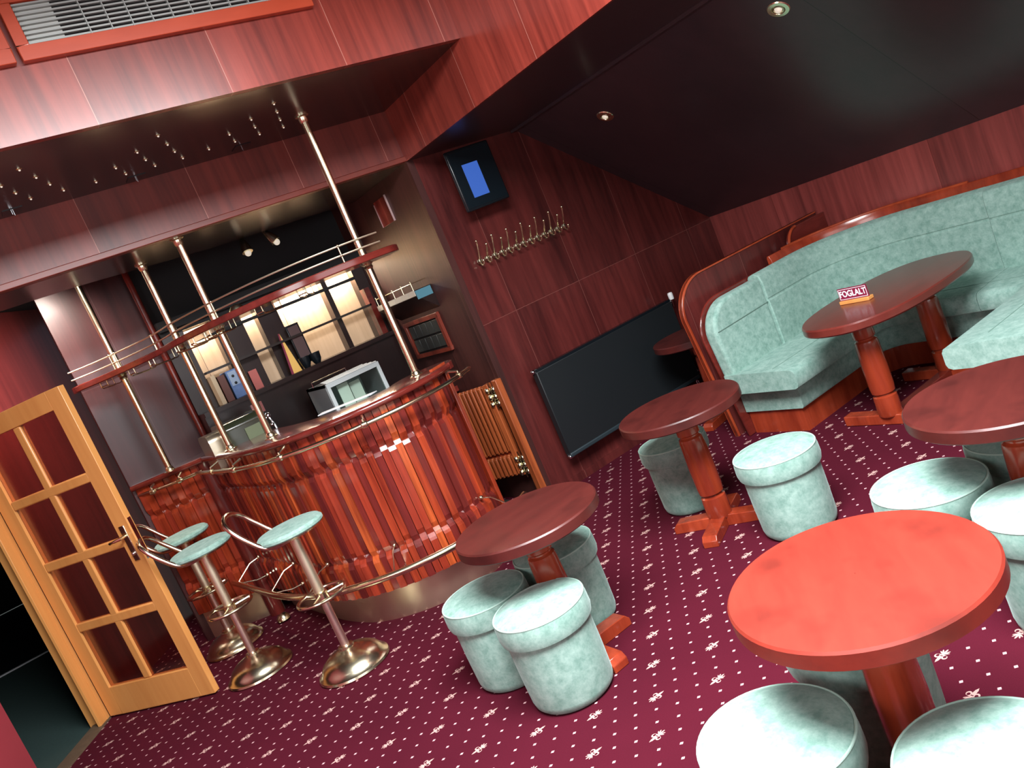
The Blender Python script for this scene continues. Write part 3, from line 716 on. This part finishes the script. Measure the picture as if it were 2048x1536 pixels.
# lamps of the lit shelf unit
area('shelf_unit_lamp', (1.40, 5.885, 1.99), (1.40, 5.93, 1.62), .55, .03, 9, (1.0, .88, .70))
area('shelf_unit_lamp', (2.08, 5.885, 1.99), (2.08, 5.93, 1.62), .8, .03, 20, (1.0, .90, .74))
tag(build('back_counter', MB().box((1.25, 5.15, .86), (2.607, 5.63, .90)).box((1.30, 5.2, 0), (2.607, 5.63, .86)), M['wood_counter']), 'low dark work counter behind the bar under the display case', 'counter')
tag(build('floor_mat', MB().box((1.35, 4.62, 0), (2.55, 5.19, .012)), M['matgreen']), 'dark green mat on the floor behind the bar gate', 'mat')
t = thing('blue_binder', 'upright blue binder with dark label marks, on the lit shelf', 'binder', (1.345, 5.80, 1.43))
build('cover', MB().box((-.038, -.08, 0), (.038, .1, .20)), M['blue'], t, bevel=.003)
build('label', MB().box((-.028, -.083, .09), (.028, -.08, .19)), plain('pale_blue_label', (.30, .40, .55), .5), t)
build('mark', MB().sphere((0, -.084, .155), .010, 10, 6), M['black'], t)
build('mark', MB().sphere((0, -.084, .105), .010, 10, 6), M['black'], t)
tag(build('brown_folder', MB().box((1.245, 5.72, 1.43), (1.295, 5.88, 1.62)), plain('brown_folder', (.12, .04, .03), .5), bevel=.002), 'upright brown folder left of the blue binder', 'folder')
tag(build('pale_folder', MB().box((1.205, 5.72, 1.43), (1.236, 5.88, 1.64)), plain('pale_folder', (.62, .50, .33), .5), bevel=.002), 'thin pale folder leftmost on the lit shelf', 'folder')
t = thing('framed_picture', 'dark framed picture leaning on the lit shelf behind black pots', 'picture', (1.89, 5.76, 1.43))
build('frame', MB().box((-.055, 0, .03), (.045, .012, .33)), M['blackgloss'], t, bevel=.003)
build('photo', MB().box((-.045, -.004, .045), (.033, 0, .315)), plain('dim_print', (.11, .07, .07), .2), t)
t = thing('yellow_leaflet', 'tall narrow yellow leaflet stand on the lit shelf', 'sign', (1.782, 5.74, 1.43))
build('panel', MB().extr([(-.035, 0), (.03, 0), (-.012, .30)], 'y', 0, .01), M['yellow'], t)
build('edge', MB().extr([(-.052, 0), (-.035, 0), (-.012, .30), (-.02, .30)], 'y', 0, .012), M['redsign'], t)
vz = None
for x, lab in ((1.845, 'black glazed pot, left of the pair before the picture'), (1.925, 'black glazed pot, right of the pair before the picture')):
    if vz is None:
        vz = thing('black_pot', lab, 'pot', (x, 5.70, 1.43), group='black pots on the back shelf')
        build('body', MB().lathe([(.022, 0), (.036, .03), (.042, .08), (.040, .082), (.034, .035), (.018, .006), (.001, .006)], seg=24), M['blackgloss'], vz)
    else: dup(vz, (x, 5.69, 1.43), lab)
tag(build('pink_card', MB().box((1.47, 5.80, 1.43), (1.53, 5.806, 1.57)), plain('pink_card', (.5, .12, .10), .5)), 'small pinkish card standing on the dark part of the back shelf', 'card')
# glass display case
t = thing('display_case', 'grey and white glass-fronted countertop display case behind the bar', 'display case', (1.70, 5.08, .90))
w, d_, h = .40, .42, .40
build('body', MB().box((0, .02, 0), (w, d_, .02)).box((0, .02, .02), (.012, d_, h)).box((w - .012, .02, .02), (w, d_, h)).box((0, d_ - .02, .02), (w, d_, h)).box((0, .02, h - .02), (w, d_, h)), M['grey'], t)
f = MB().box((0, 0, 0), (w, .022, .03)).box((0, 0, h - .03), (w, .022, h)).box((0, 0, .03), (.025, .022, h - .03)).box((w - .025, 0, .03), (w, .022, h - .03))
build('door_frame', f, plain('pale_grey_frame', (.55, .60, .60), .35), t, bevel=.003)
build('door_glass', MB().box((.025, .008, .03), (w - .025, .014, h - .03)), M['clear'], t)
build('inner_panel', MB().box((.09, .08, .03), (.17, .09, h - .04)).box((.19, .12, .03), (.27, .13, h - .06)), plain('pale_inner_panel', (.75, .85, .75), .5), t)
build('inner_wall', MB().box((.014, d_ - .03, .02), (w - .014, d_ - .022, h - .02)), plain('grey_green_inner_wall', (.45, .58, .55), .5), t)
g = MB()
for k in range(4): g.box((.01, .01 + .03 * k, h + .001 + .004 * k), (w - .01 - .02 * k, .035 + .03 * k, h + .007 + .004 * k))
build('top_strip', g, plain('white_enamel', (.7, .72, .7), .4), t)
build('wire_handle', MB().tube([(.0, .25, h), (.0, .25, h + .035), (.26, .25, h + .035), (.26, .25, h)], .003, 8), M['chrome'], t)
# paper on the counter
tag(build('paper_sheet', MB().prism([(1.42, 4.60), (1.68, 4.36), (1.74, 4.41), (1.47, 4.66)], TOPZ - .003, TOPZ + .002), plain('white_paper', (.75, .77, .8), .5)), 'white sheets lying on the counter by the bend', 'paper')
tag(build('menu_holder', MB().prism([(1.93, 4.02), (2.06, 4.10), (2.05, 4.115), (1.92, 4.035)], TOPZ, TOPZ + .012), M['wood_rim']), 'flat reddish wooden holder on the right end of the counter', 'holder')
# espresso machine
t = thing('espresso_machine', 'rounded brass and dark coffee machine with chrome taps behind the bar', 'coffee machine', (1.12, 5.34, .90))
def rrect(w, h, r, n=6):
    P = []
    for cx, cz, a0 in ((w - r, h - r, 0), (-w + r, h - r, PI / 2), (-w + r, -h + r, PI), (w - r, -h + r, 3 * PI / 2)):
        for k in range(n + 1): a = a0 + PI / 2 * k / n; P.append((cx + r * math.cos(a), cz + r * math.sin(a)))
    return P
build('rear_housing', MB().extr([(x + .02, z + .28) for x, z in rrect(.15, .13, .05)], 'x', -.20, -.10), plain('warm_steel', (.50, .44, .34), .3, .9), t)
build('side_rim', MB().extr([(x + .0, z + .29) for x, z in rrect(.17, .15, .06)], 'x', -.10, -.085), M['brass'], t)
build('body', MB().extr([(x + .0, z + .29) for x, z in rrect(.165, .145, .055)], 'x', -.085, .13), plain('dark_green_glass', (.03, .035, .02), .15, coat=.6), t)
build('side_rim', MB().extr([(x + .0, z + .29) for x, z in rrect(.17, .15, .06)], 'x', .13, .14), M['brass'], t)
build('inner_block', MB().box((.02, -.175, .22), (.12, -.16, .36)), plain('olive_block', (.14, .17, .09), .5), t)
build('base', MB().box((-.02, -.13, 0), (.12, .13, .15)), M['blackgloss'], t)
build('tap', MB().tube([(.14, -.1, .36), (.20, -.12, .36), (.21, -.13, .30), (.215, -.13, .22)], .011).sphere((.20, -.12, .37), .02).sphere((.215, -.13, .26), .016).sphere((.19, -.16, .31), .015).box((.14, -.06, .40), (.215, -.02, .47)), M['chrome'], t)
# track spot over the bar interior
t = thing('spotlight_bar', 'brass ceiling spotlight bar with two heads above the bar interior', 'spotlight', (1.78, 5.45, 2.58))
build('ceiling_mount', MB().tube([(0, 0, 0), (0, 0, -.13)], .008).lathe([(.03, 0), (.03, -.008)], seg=16), M['brass_old'], t)
build('arm', MB().tube([(-.07, 0, -.13), (.07, 0, -.13)], .008).tube([(-.07, 0, -.13), (-.06, 0, -.18)], .006).tube([(.07, 0, -.13), (.10, 0, -.17)], .006), M['brass_old'], t)
for x, dx in ((-.06, -.01), (.10, .05)):
    a = Vector((x, 0, -.18)); d = Vector((dx, -.04, -.12)).normalized()
    build('head', MB().tube([tuple(a), tuple(a + d * .03), tuple(a + d * .08), tuple(a + d * .11)], [.014, .022, .034, .036], 16), M['brass_old'], t)
    build('bulb', MB().sphere(tuple(a + d * .118), .022, 12, 8), M['lamp'], t)

# ---------------------------------------------------------------- gate between the bar and the far wall
gd = Vector((-.143, .331)).normalized(); ga = math.atan2(gd.y, gd.x)
t = thing('bar_gate', 'low slatted wooden swing gate with ornate brass hinges beside the bar', 'gate', (2.572, 4.66, .22), ga)
gl = .50
gs = MB(); k = 0
for i in range(12):
    x = .03 + i * (gl - .06) / 12
    for z0, z1 in ((.17, .66), (0, .155)):
        gs.box((x, -.012, z0), (x + .022, .012, z1))
        gs.box((x, .012 - .02, z0 + .01), (x + .022, .02, z1 - .01))
for o_ in (0,): pass
build('slats', gs, M['wood_gate'], t, bevel=.005, bseg=2)
build('back_board', MB().box((.02, -.016, .0), (gl, -.008, .655)), M['wood_slat'], t)
build('hinge_stile', MB().box((-.01, -.02, -.0), (.028, .03, .665)), M['wood_gate'], t, bevel=.004)
build('back_board', MB().box((.02, -.022, 0), (gl, -.014, .655)), M['wood_slat'], t) if False else None
for z in (.52, .02):
    g = MB().tube([(-.022, .028, z - .04), (-.022, .028, z + .15)], .004, 8)
    for a, b in ((-.05, .0), (-.05, .1), (-.045, .05), (.006, .0), (.006, .1), (0, .05)):
        g.sphere((a, .03, z + b), .017, 10, 6, 1.3)
    g.box((-.05, .024, z), (.012, .03, z + .1))
    build('hinge', g, M['brass'], t)
tag(build('gate_post', MB().box((2.558, YW - .03, 0), (2.607, YW + .03, .90)), M['wood_gate'], bevel=.005), 'orange wooden gate post against the wall corner', 'post')

# ---------------------------------------------------------------- door
dv = Vector((.319 + .197, 4.871 - 5.558)); dl_ = dv.length; da = math.atan2(dv.y, dv.x)
t = thing('glazed_door', 'open orange wooden door leaf with eight dark glass panes', 'door', (-.197, 5.558, .012), da)
DH = 1.885; st = .105; thk = .02
zs = [.20, .60, .99, 1.39, DH - .115]  # pane bounds
fr = MB().box((0, -thk, 0), (st, thk, DH)).box((dl_ - st, -thk, 0), (dl_, thk, DH)).box((st, -thk, 0), (dl_ - st, thk, .18)).box((st, -thk, DH - .105), (dl_ - st, thk, DH))
build('frame', fr, M['beech'], t, bevel=.003)
z_l, z_h = .18, DH - .105; nr = 4; mw = .028
for i in range(1, nr):
    z = z_l + (z_h - z_l) * i / nr
    build('glazing_bar', MB().extr([(-thk * .9, z - mw), (thk * .9, z - mw), (thk * .9, z - mw * .6), (thk * .9, z + mw), (-thk * .9, z + mw)], 'x', st, dl_ - st), M['beech'], t, bevel=.008)
xm = dl_ / 2
build('glazing_bar', MB().box((xm - mw, -thk * .85, z_l), (xm + mw, thk * .85, z_h)), M['beech'], t, bevel=.008)
for i in range(nr):
    a = z_l + (z_h - z_l) * i / nr; b = z_l + (z_h - z_l) * (i + 1) / nr
    for x0, x1 in ((st, xm - mw), (xm + mw, dl_ - st)):
        build('pane', MB().box((x0, -.003, a + (mw if i else 0)), (x1, .003, b - (mw if i < nr - 1 else 0))), M['smoked'], t)
build('handle_plate', MB().box((dl_ - .075, -thk - .006, .86), (dl_ - .035, -thk, 1.07)), M['brass_old'], t, bevel=.003)
build('lock_plate', MB().box((dl_ - .001, -.012, .85), (dl_ + .002, .012, 1.10)), M['chrome'], t)
build('handle', MB().tube([(dl_ - .055, -thk, 1.01), (dl_ - .055, -thk - .045, 1.01), (dl_ - .07, -thk - .05, 1.01), (dl_ - .135, -thk - .048, 1.005)], .009, 10), M['brass'], t)
build('keyhole', MB().sphere((dl_ - .055, -thk - .008, .905), .012, 10, 6), M['chrome'], t)
# jamb
a, b = dg(0.0), dg(.10)
jam = diag(.03, .10, 0, 1.98, .02)
t = thing('door_frame', 'orange wooden door frame around the open doorway', 'door frame', (0, 0, 0))
build('jamb', jam, M['beech'], t, bevel=.003)
def diag2(t0, t1, z0, z1, n0, n1):
    a, b = dg(t0), dg(t1); n = Vector((HD.y, -HD.x))
    if n.x > 0: n = -n
    return MB().prism([(a[0] + n.x * n0, a[1] + n.y * n0), (b[0] + n.x * n0, b[1] + n.y * n0), (b[0] + n.x * n1, b[1] + n.y * n1), (a[0] + n.x * n1, a[1] + n.y * n1)], z0, z1)
build('jamb', diag2(.0, .03, 0, 1.98, -.005, .11), M['beech'], t)
build('lintel', diag2(0, DW, 1.95, 2.0, -.01, .1), M['beech'], t)
build('sill', diag2(0.0, DW, -.003, .012, -.01, .09), plain('worn_wood_sill', (.12, .08, .05), .6, noise=.3), t)

# ---------------------------------------------------------------- bar stools
def seg_hoop():
    pts = []
    # hoop in local coords: seat centre at origin, back towards -x
    w = .125
    pts += [(.02, -w, .0), (-.06, -w * 1.02, -.004), (-.12, -w, .02), (-.19, -w * .98, .10), (-.235, -w * .85, .165), (-.255, -w * .5, .195), (-.26, 0, .205)]
    pts += [(x, -y, z) for x, y, z in pts[-2::-1]]
    return pts
def smoothpts(pts, k=6):
    P = [Vector(p) for p in pts]; E = [P[0] * 2 - P[1]] + P + [P[-1] * 2 - P[-2]]; out = []
    for i in range(1, len(E) - 2):
        p0, p1, p2, p3 = E[i - 1:i + 3]
        for j in range(k):
            t = j / k
            out.append(.5 * ((2 * p1) + (p2 - p0) * t + (2 * p0 - 5 * p1 + 4 * p2 - p3) * t * t + (3 * p1 - p0 - 3 * p2 + p3) * t ** 3))
    return out + [P[-1]]
def barstool(x, y, rz, label):
    t = thing('bar_stool', label, 'bar stool', (x, y, 0), rz, 'brass bar stools along the counter')
    ZSt = .775
    build('base', MB().lathe([(.185, 0), (.192, .008), (.188, .018), (.172, .028), (.166, .040), (.150, .062), (.118, .084), (.080, .098), (.062, .103), (.052, .110), (.042, .112), (.040, .124), (.026, .128)], seg=48), M['brass_old'], t)
    build('lower_column', MB().tube([(0, 0, .12), (0, 0, .44)], .021, 20), plain('carpet_tinted_metal', (.92, .72, .64), .36, 1), t)  # pink tint is the carpet's reflection, put into the column's colour
    build('upper_column', MB().tube([(0, 0, .40), (0, 0, ZSt - .02)], .0265, 20), M['brass_satin'], t)
    build('collar', MB().lathe([(.0265, .385), (.034, .39), (.034, .43), (.0265, .435)], seg=24), M['brass'], t)
    ring = [(.125 * math.cos(2 * PI * k / 40), .125 * math.sin(2 * PI * k / 40), .412) for k in range(40)]
    g = MB().tube(ring, .0095, 10, closed=True)
    for a in (.4, .4 + 2 * PI / 3, .4 + 4 * PI / 3): g.tube([(.03 * math.cos(a), .03 * math.sin(a), .412), (.125 * math.cos(a), .125 * math.sin(a), .412)], .008, 8)
    build('footrest_ring', g, M['brass_old'], t)
    build('backrest_hoop', MB().tube([(p.x, p.y, p.z + ZSt - .01) for p in smoothpts(seg_hoop())], .0125, 12), plain('pinkish_brass', (.80, .64, .50), .2, 1), t)
    build('seat_pan', MB().lathe([(.05, ZSt - .022), (.16, ZSt - .012), (.168, ZSt - .002)], seg=40, cap=False), M['brass_old'], t)
    build('seat', MB().lathe([(.162, ZSt - .006), (.172, ZSt + .004), (.172, ZSt + .016), (.160, ZSt + .028), (.10, ZSt + .034), (.001, ZSt + .036)], seg=48), M['velour'], t)
    return t
b1 = barstool(.880, 4.055, math.radians(-32), 'front brass bar stool with green seat, nearest the counter bulge')
dup(b1, (.560, 4.79, 0), 'middle brass bar stool, its hoop back near the door handle', rz=math.radians(-22))
dup(b1, (.575, 5.50, 0), 'rearmost brass bar stool, dark and half hidden behind the others', rz=math.radians(-30))

# ---------------------------------------------------------------- drum stools
def drum(x, y, label, rz=0):
    t = thing('drum_stool', label, 'stool', (x, y, 0), rz, 'green velour drum stools')
    h = .38; R = .186
    build('body', MB().lathe([(.13, 0), (.150, .004), (.161, .016), (.165, .035), (.168, .15), (.169, h - .07)], seg=56), M['velour'], t)
    wob = [(R * (1 + .006 * math.sin(5 * 2 * PI * k / 56)), 0) for k in range(56)]
    build('lid', MB().lathe([(.160, h - .088), (R - .004, h - .090), (R + .001, h - .07), (R, h - .03), (R - .003, h - .010), (R - .016, h - .002), (.13, h + .008), (.07, h + .013), (.001, h + .014)], seg=56), M['velour'], t)
    ring = [((R - .005) * math.cos(2 * PI * k / 56), (R - .005) * math.sin(2 * PI * k / 56), h - .008) for k in range(56)]
    build('piping', MB().tube(ring, .0035, 8, closed=True), M['piping'], t)
    return t
DR = [(1.258, 2.60, 'drum stool in front of the small table nearest the bar'),
      (1.235, 2.985, 'drum stool tucked behind its twin, closest to the brass plinth'),
      (1.618, 2.985, 'drum stool half under the table nearest the bar, far side'),
      (2.684, 3.26, 'drum stool behind the pedestal of the table before the radiator'),
      (2.545, 2.465, 'drum stool standing free right of the table before the radiator'),
      (2.277, 1.613, 'drum stool with only its lid above the big front table'),
      (2.174, 1.215, 'pale drum stool at the right picture edge beside the front table'),
      (2.66, 1.48, 'drum stool in shade under the right-hand round table'),
      (1.49, 1.42, 'drum stool under the big front table, behind its pedestal'),
      (1.058, 1.332, 'bright drum stool in the foreground, left of the table pedestal'),
      (1.181, .900, 'bright drum stool in the bottom right corner of the picture'),
      (-.66, 4.06, 'drum stool in the bottom left corner by the doorway')]
d0 = None
for i, (x, y, lb) in enumerate(DR):
    if d0 is None: d0 = drum(x, y, lb)
    else: dup(d0, (x, y, 0), lb, rz=i * 1.1)

# ---------------------------------------------------------------- round tables
def pedestal_prof(z0, z1):
    h = z1 - z0; P = []
    for f, r in ((0, .058), (.02, .062), (.16, .062), (.20, .060), (.215, .048), (.225, .047), (.24, .060), (.30, .063), (.50, .064), (.74, .060), (.77, .057), (.785, .047), (.795, .047), (.81, .056), (.85, .056), (1.0, .052)):
        P.append((r, z0 + h * f))
    return P
def rtable(x, y, rz, label, top=None, grp='round pedestal tables with red wooden tops', H=.64, R=.30):
    t = thing('round_table', label, 'table', (x, y, 0), rz, grp)
    build('tabletop', MB().lathe([(.001, H - .048), (R - .008, H - .048), (R, H - .042), (R, H - .006), (R - .005, H - .0), (.001, H)], seg=72, cap=False), top or M['wood_h'], t, angle=25)
    build('pedestal', MB().lathe(pedestal_prof(.045, H - .045), seg=32), M['wood'], t)
    for k in range(4):
        a = PI / 2 * k; c_, s_ = math.cos(a), math.sin(a)
        g = MB(); L_ = .245
        v = [(.02, -.037, 0), (L_, -.037, 0), (L_, .037, 0), (.02, .037, 0), (.02, -.037, .058), (L_ - .02, -.037, .052), (L_, -.037, .03), (L_, .037, .03), (L_ - .02, .037, .052), (.02, .037, .058)]
        v = [(x_ * c_ - y_ * s_, x_ * s_ + y_ * c_, z_) for x_, y_, z_ in v]
        g.add(v, [(3, 2, 1, 0), (4, 5, 8, 9), (5, 6, 7, 8), (1, 2, 7, 6), (0, 1, 6, 5, 4), (2, 3, 9, 8, 7), (3, 0, 4, 9)])
        build('foot', g, M['wood'], t, bevel=.003)
    return t
rt = rtable(1.43, 2.745, 0.0, 'round red table nearest the bar with three drum stools')
dup(rt, (2.505, 2.90, 0), 'round red table in front of the black radiator', rz=math.radians(27))
dup(rt, (2.39, 1.335, 0), 'round red table cut by the right picture edge', rz=math.radians(20))
rtable(1.342, 1.20, math.radians(45), 'big bright round table in the foreground with faint dark stains', M['wood_bright'])
dup(rt, (3.86, 4.03, 0), 'round table mostly hidden behind the booth partition', rz=math.radians(10))

# ---------------------------------------------------------------- oval table with sign
t = thing('oval_table', 'long oval mahogany table on two turned pedestals inside the booth', 'table', (3.95, 2.64, 0))
H = .645; Lh, Wh = .585, .325
ov = []
for k in range(72):
    a = 2 * PI * k / 72; e = .80
    ov.append((Lh * math.copysign(abs(math.cos(a)) ** e, math.cos(a)), Wh * math.copysign(abs(math.sin(a)) ** e, math.sin(a))))
g = MB(); n = 72; vs = []; rows = [(.985, H - .048), (1, H - .040), (1, H - .008), (.988, H)]
for s_, z in rows: vs += [(x * s_, y * s_, z) for x, y in ov]
fs = [tuple(range(n - 1, -1, -1)), tuple(range(3 * n, 4 * n))]
for r in range(3): fs += [(r * n + i, r * n + (i + 1) % n, (r + 1) * n + (i + 1) % n, (r + 1) * n + i) for i in range(n)]
g.add(vs, fs)
build('tabletop', g, wood('mahogany_table_dark', (.09, .013, .009), (.18, .030, .022), rough=.3, coat=.25, grain=(4, 22, 22), contrast=.6), t, angle=25)
for x in (-.315, .305):
    build('pedestal', MB().lathe(pedestal_prof(.05, H - .045), (x, .0), seg=32), M['wood'], t)
    build('foot', MB().box((x - .038, -.29, 0), (x + .038, .27, .058)), M['wood'], t, bevel=.006)
build('stretcher', MB().box((-.28, -.03, .01), (.27, .03, .052)), M['wood_counter'], t, bevel=.004)
t = thing('reserved_sign', 'small burgundy FOGLALT sign on a pale wooden block', 'sign', (3.80, 2.735, .645), math.radians(-92))
build('block', MB().box((-.092, -.018, 0), (.092, .03, .020)), M['beech'], t, bevel=.003)
build('plate', MB().box((-.09, -.004, .020), (.09, .002, .088)), M['redsign'], t)
bd = MB()
for lo, hi in (((-.086, .025), (.086, .0275)), ((-.086, .0805), (.086, .083)), ((-.086, .0275), (-.0835, .0805)), ((.0835, .0275), (.086, .0805))):
    bd.box((lo[0], -.0055, lo[1]), (hi[0], -.0041, hi[1]))
build('border', bd, M['paper'], t)
fc = bpy.data.curves.new('lettering', 'FONT'); fc.body = 'FOGLALT'; fc.size = .052; fc.extrude = .0008; fc.offset = .0011; fc.align_x = 'CENTER'; fc.align_y = 'CENTER'
fc.materials.append(M['paper'])
tmp = bpy.data.objects.new('tmp_text', fc); COL.objects.link(tmp); bpy.context.view_layer.update()
me_t = bpy.data.meshes.new_from_object(tmp.evaluated_get(bpy.context.evaluated_depsgraph_get())); bpy.data.objects.remove(tmp)
fo = bpy.data.objects.new('lettering', me_t); COL.objects.link(fo); fo.parent = t; fo.location = (0, -.0055, .054); fo.rotation_euler = (PI / 2, 0, 0); fo.scale = (.74, .92, 1)

# ---------------------------------------------------------------- booth sofa
cx, cy1, cy0, r = 4.33, 2.96, 2.24, .575
base = [(3.44, 3.535), (4.33, 3.535)]
for k in range(1, 13): a = PI / 2 * (1 - k / 12); base.append((cx + r * math.cos(a), cy1 + r * math.sin(a)))
base.append((cx + r, cy0))
for k in range(1, 13): a = -PI / 2 * k / 12; base.append((cx + r * math.cos(a), cy0 + r * math.sin(a)))
base.append((3.5, cy0 - r))
pnU, LU = path2(base, smooth=False, side=-1)
booth = thing('booth_sofa', 'curved green velour booth sofa wrapping the oval table', 'sofa', (0, 0, 0))
def U(a, b, n=60): return [pnU(a + (b - a) * i / n) for i in range(n + 1)]
e0, e1 = .13, LU - .10
build('plinth', MB().sweep(U(e0, e1, 90), [(-.0, 0), (.40, 0), (.40, .15), (.0, .15)]), M['wood'], booth)
build('base_band', MB().sweep(U(e0 - .02, e1 + .02, 90), [(0, .15), (.425, .15), (.435, .165), (.435, .305), (.0, .305)]), M['velour'], booth)
cush = [(.02, .305), (.50, .303), (.522, .312), (.530, .33), (.530, .39), (.520, .408), (.50, .418), (.35, .424), (.20, .428), (.02, .43)]
s1, s2 = .52, LU / 2 + .17
build('seat_cushion', MB().sweep(U(.02, s2 + .02, 70), cush), M['velour'], booth, bevel=.012, bseg=3)
build('seat_cushion', MB().sweep(U(s2 + .024, LU - .02, 60), cush), M['velour'], booth, bevel=.012, bseg=3)
build('seam', MB().tube([(q[0].x + q[1].x * .36, q[0].y + q[1].y * .36, .4235) for q in U(.06, LU - .14, 80)], .0025, 6), plain('green_seam', (.14, .24, .20), .9), booth)
def backprof(b=.12):
    return [(.0, .30), (b, .30), (b + .012, .45), (b + .014, .60), (b + .010, .715), (b + .002, .725), (b + .010, .735), (b + .010, .84), (b - .006, .885), (b * .55, .905), (.012, .895), (.0, .88)]
build('back_cushion', MB().sweep(U(s1 + .004, s2, 50), backprof(.095)), M['velour'], booth, bevel=.006)
build('back_cushion', MB().sweep(U(s2 + .004, LU - .85, 50), backprof(.12)), M['velour'], booth, bevel=.006)
build('back_cushion', MB().sweep(U(LU - .846, LU - .42, 20), backprof(.06)), M['velour'], booth, bevel=.006)
# side cushion with rounded top corner
def corner_outline(x0, x1, z0, z1, rx, rz_, lean=0.0, n=10):
    P = [(x1, z0), (x1, z1)]
    for k in range(n + 1):
        a = PI / 2 * (1 - k / n)
        P.append((x0 + rx - rx * math.cos(a), z1 - rz_ + rz_ * math.sin(a)))
    P.append((x0 + lean, z0)); return P
build('back_cushion', MB().extr(corner_outline(3.452, 3.965, .32, .875, .22, .20, .03), 'y', 3.44, 3.535), M['velour'], booth, bevel=.022, bseg=4)
build('seam', MB().tube([(3.47, 3.438, .705), (3.7, 3.437, .71), (3.96, 3.438, .715)], .0025, 6), plain('green_seam_b', (.14, .24, .20), .9), booth)
# wooden shell of the booth: side board and swept back board
build('side_board', MB().extr(corner_outline(3.432, 4.4, 0, .895, .24, .22, .085), 'y', 3.538, 3.556), M['wood_counter'], booth, bevel=.006)
bb = [(-.035, 0), (-.002, 0), (-.002, .915), (-.012, .945), (-.028, .945), (-.035, .93)]
build('back_board', MB().sweep(U(.80, LU - .40, 80), bb), M['wood'], booth, bevel=.003)
build('cap_rail', MB().tube([(q[0].x - q[1].x * .02, q[0].y - q[1].y * .02, .947) for q in U(.95, LU / 2 + .05, 40)], .010, 8), M['wood_rim'], booth)
# partition behind the booth
t = thing('booth_partition', 'tall mahogany partition with rounded corner behind the booth end', 'partition', (0, 0, 0))
oo = corner_outline(3.445, 4.958, 0, 1.055, .26, .24, .075, 14)
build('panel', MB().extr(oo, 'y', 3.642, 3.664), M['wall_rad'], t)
def rimpts(out, w):
    n = len(out); res_ = []
    return res_
rim = MB(); arc = oo[1:]; y0, y1 = 3.636, 3.672
inn = corner_outline(3.463, 4.958, 0, 1.043, .248, .228, .075, 14)[1:]
m_ = len(arc)
vs = [(x, y0, z) for x, z in arc] + [(x, y0, z) for x, z in inn] + [(x, y1, z) for x, z in arc] + [(x, y1, z) for x, z in inn]
fs = []
for i in range(m_ - 1):
    fs += [(i, i + 1, m_ + i + 1, m_ + i), (2 * m_ + i, 3 * m_ + i, 3 * m_ + i + 1, 2 * m_ + i + 1), (i, 2 * m_ + i, 2 * m_ + i + 1, i + 1), (m_ + i, m_ + i + 1, 3 * m_ + i + 1, 3 * m_ + i)]
fs += [(0, m_, 3 * m_, 2 * m_), (m_ - 1, 3 * m_ - 1, 4 * m_ - 1, 2 * m_ - 1)]
rim.add(vs, fs)
build('rim', rim, M['wood_rim'], t, bevel=.003)['label'] = 'lighter glossy edge strip'
t = thing('corner_panel', 'small rounded dark panel standing on the knee wall corner', 'panel', (0, 0, 0))
build('panel', MB().extr(corner_outline(4.50, 4.955, .80, 1.035, .12, .14), 'y', 3.575, 3.60), M['wood_counter'], t, bevel=.003)
build('rim', MB().tube([(x, 3.575, z) for x, z in corner_outline(4.50, 4.95, .80, 1.035, .12, .14)[2:]], .010, 8), M['wood_rim'], t)
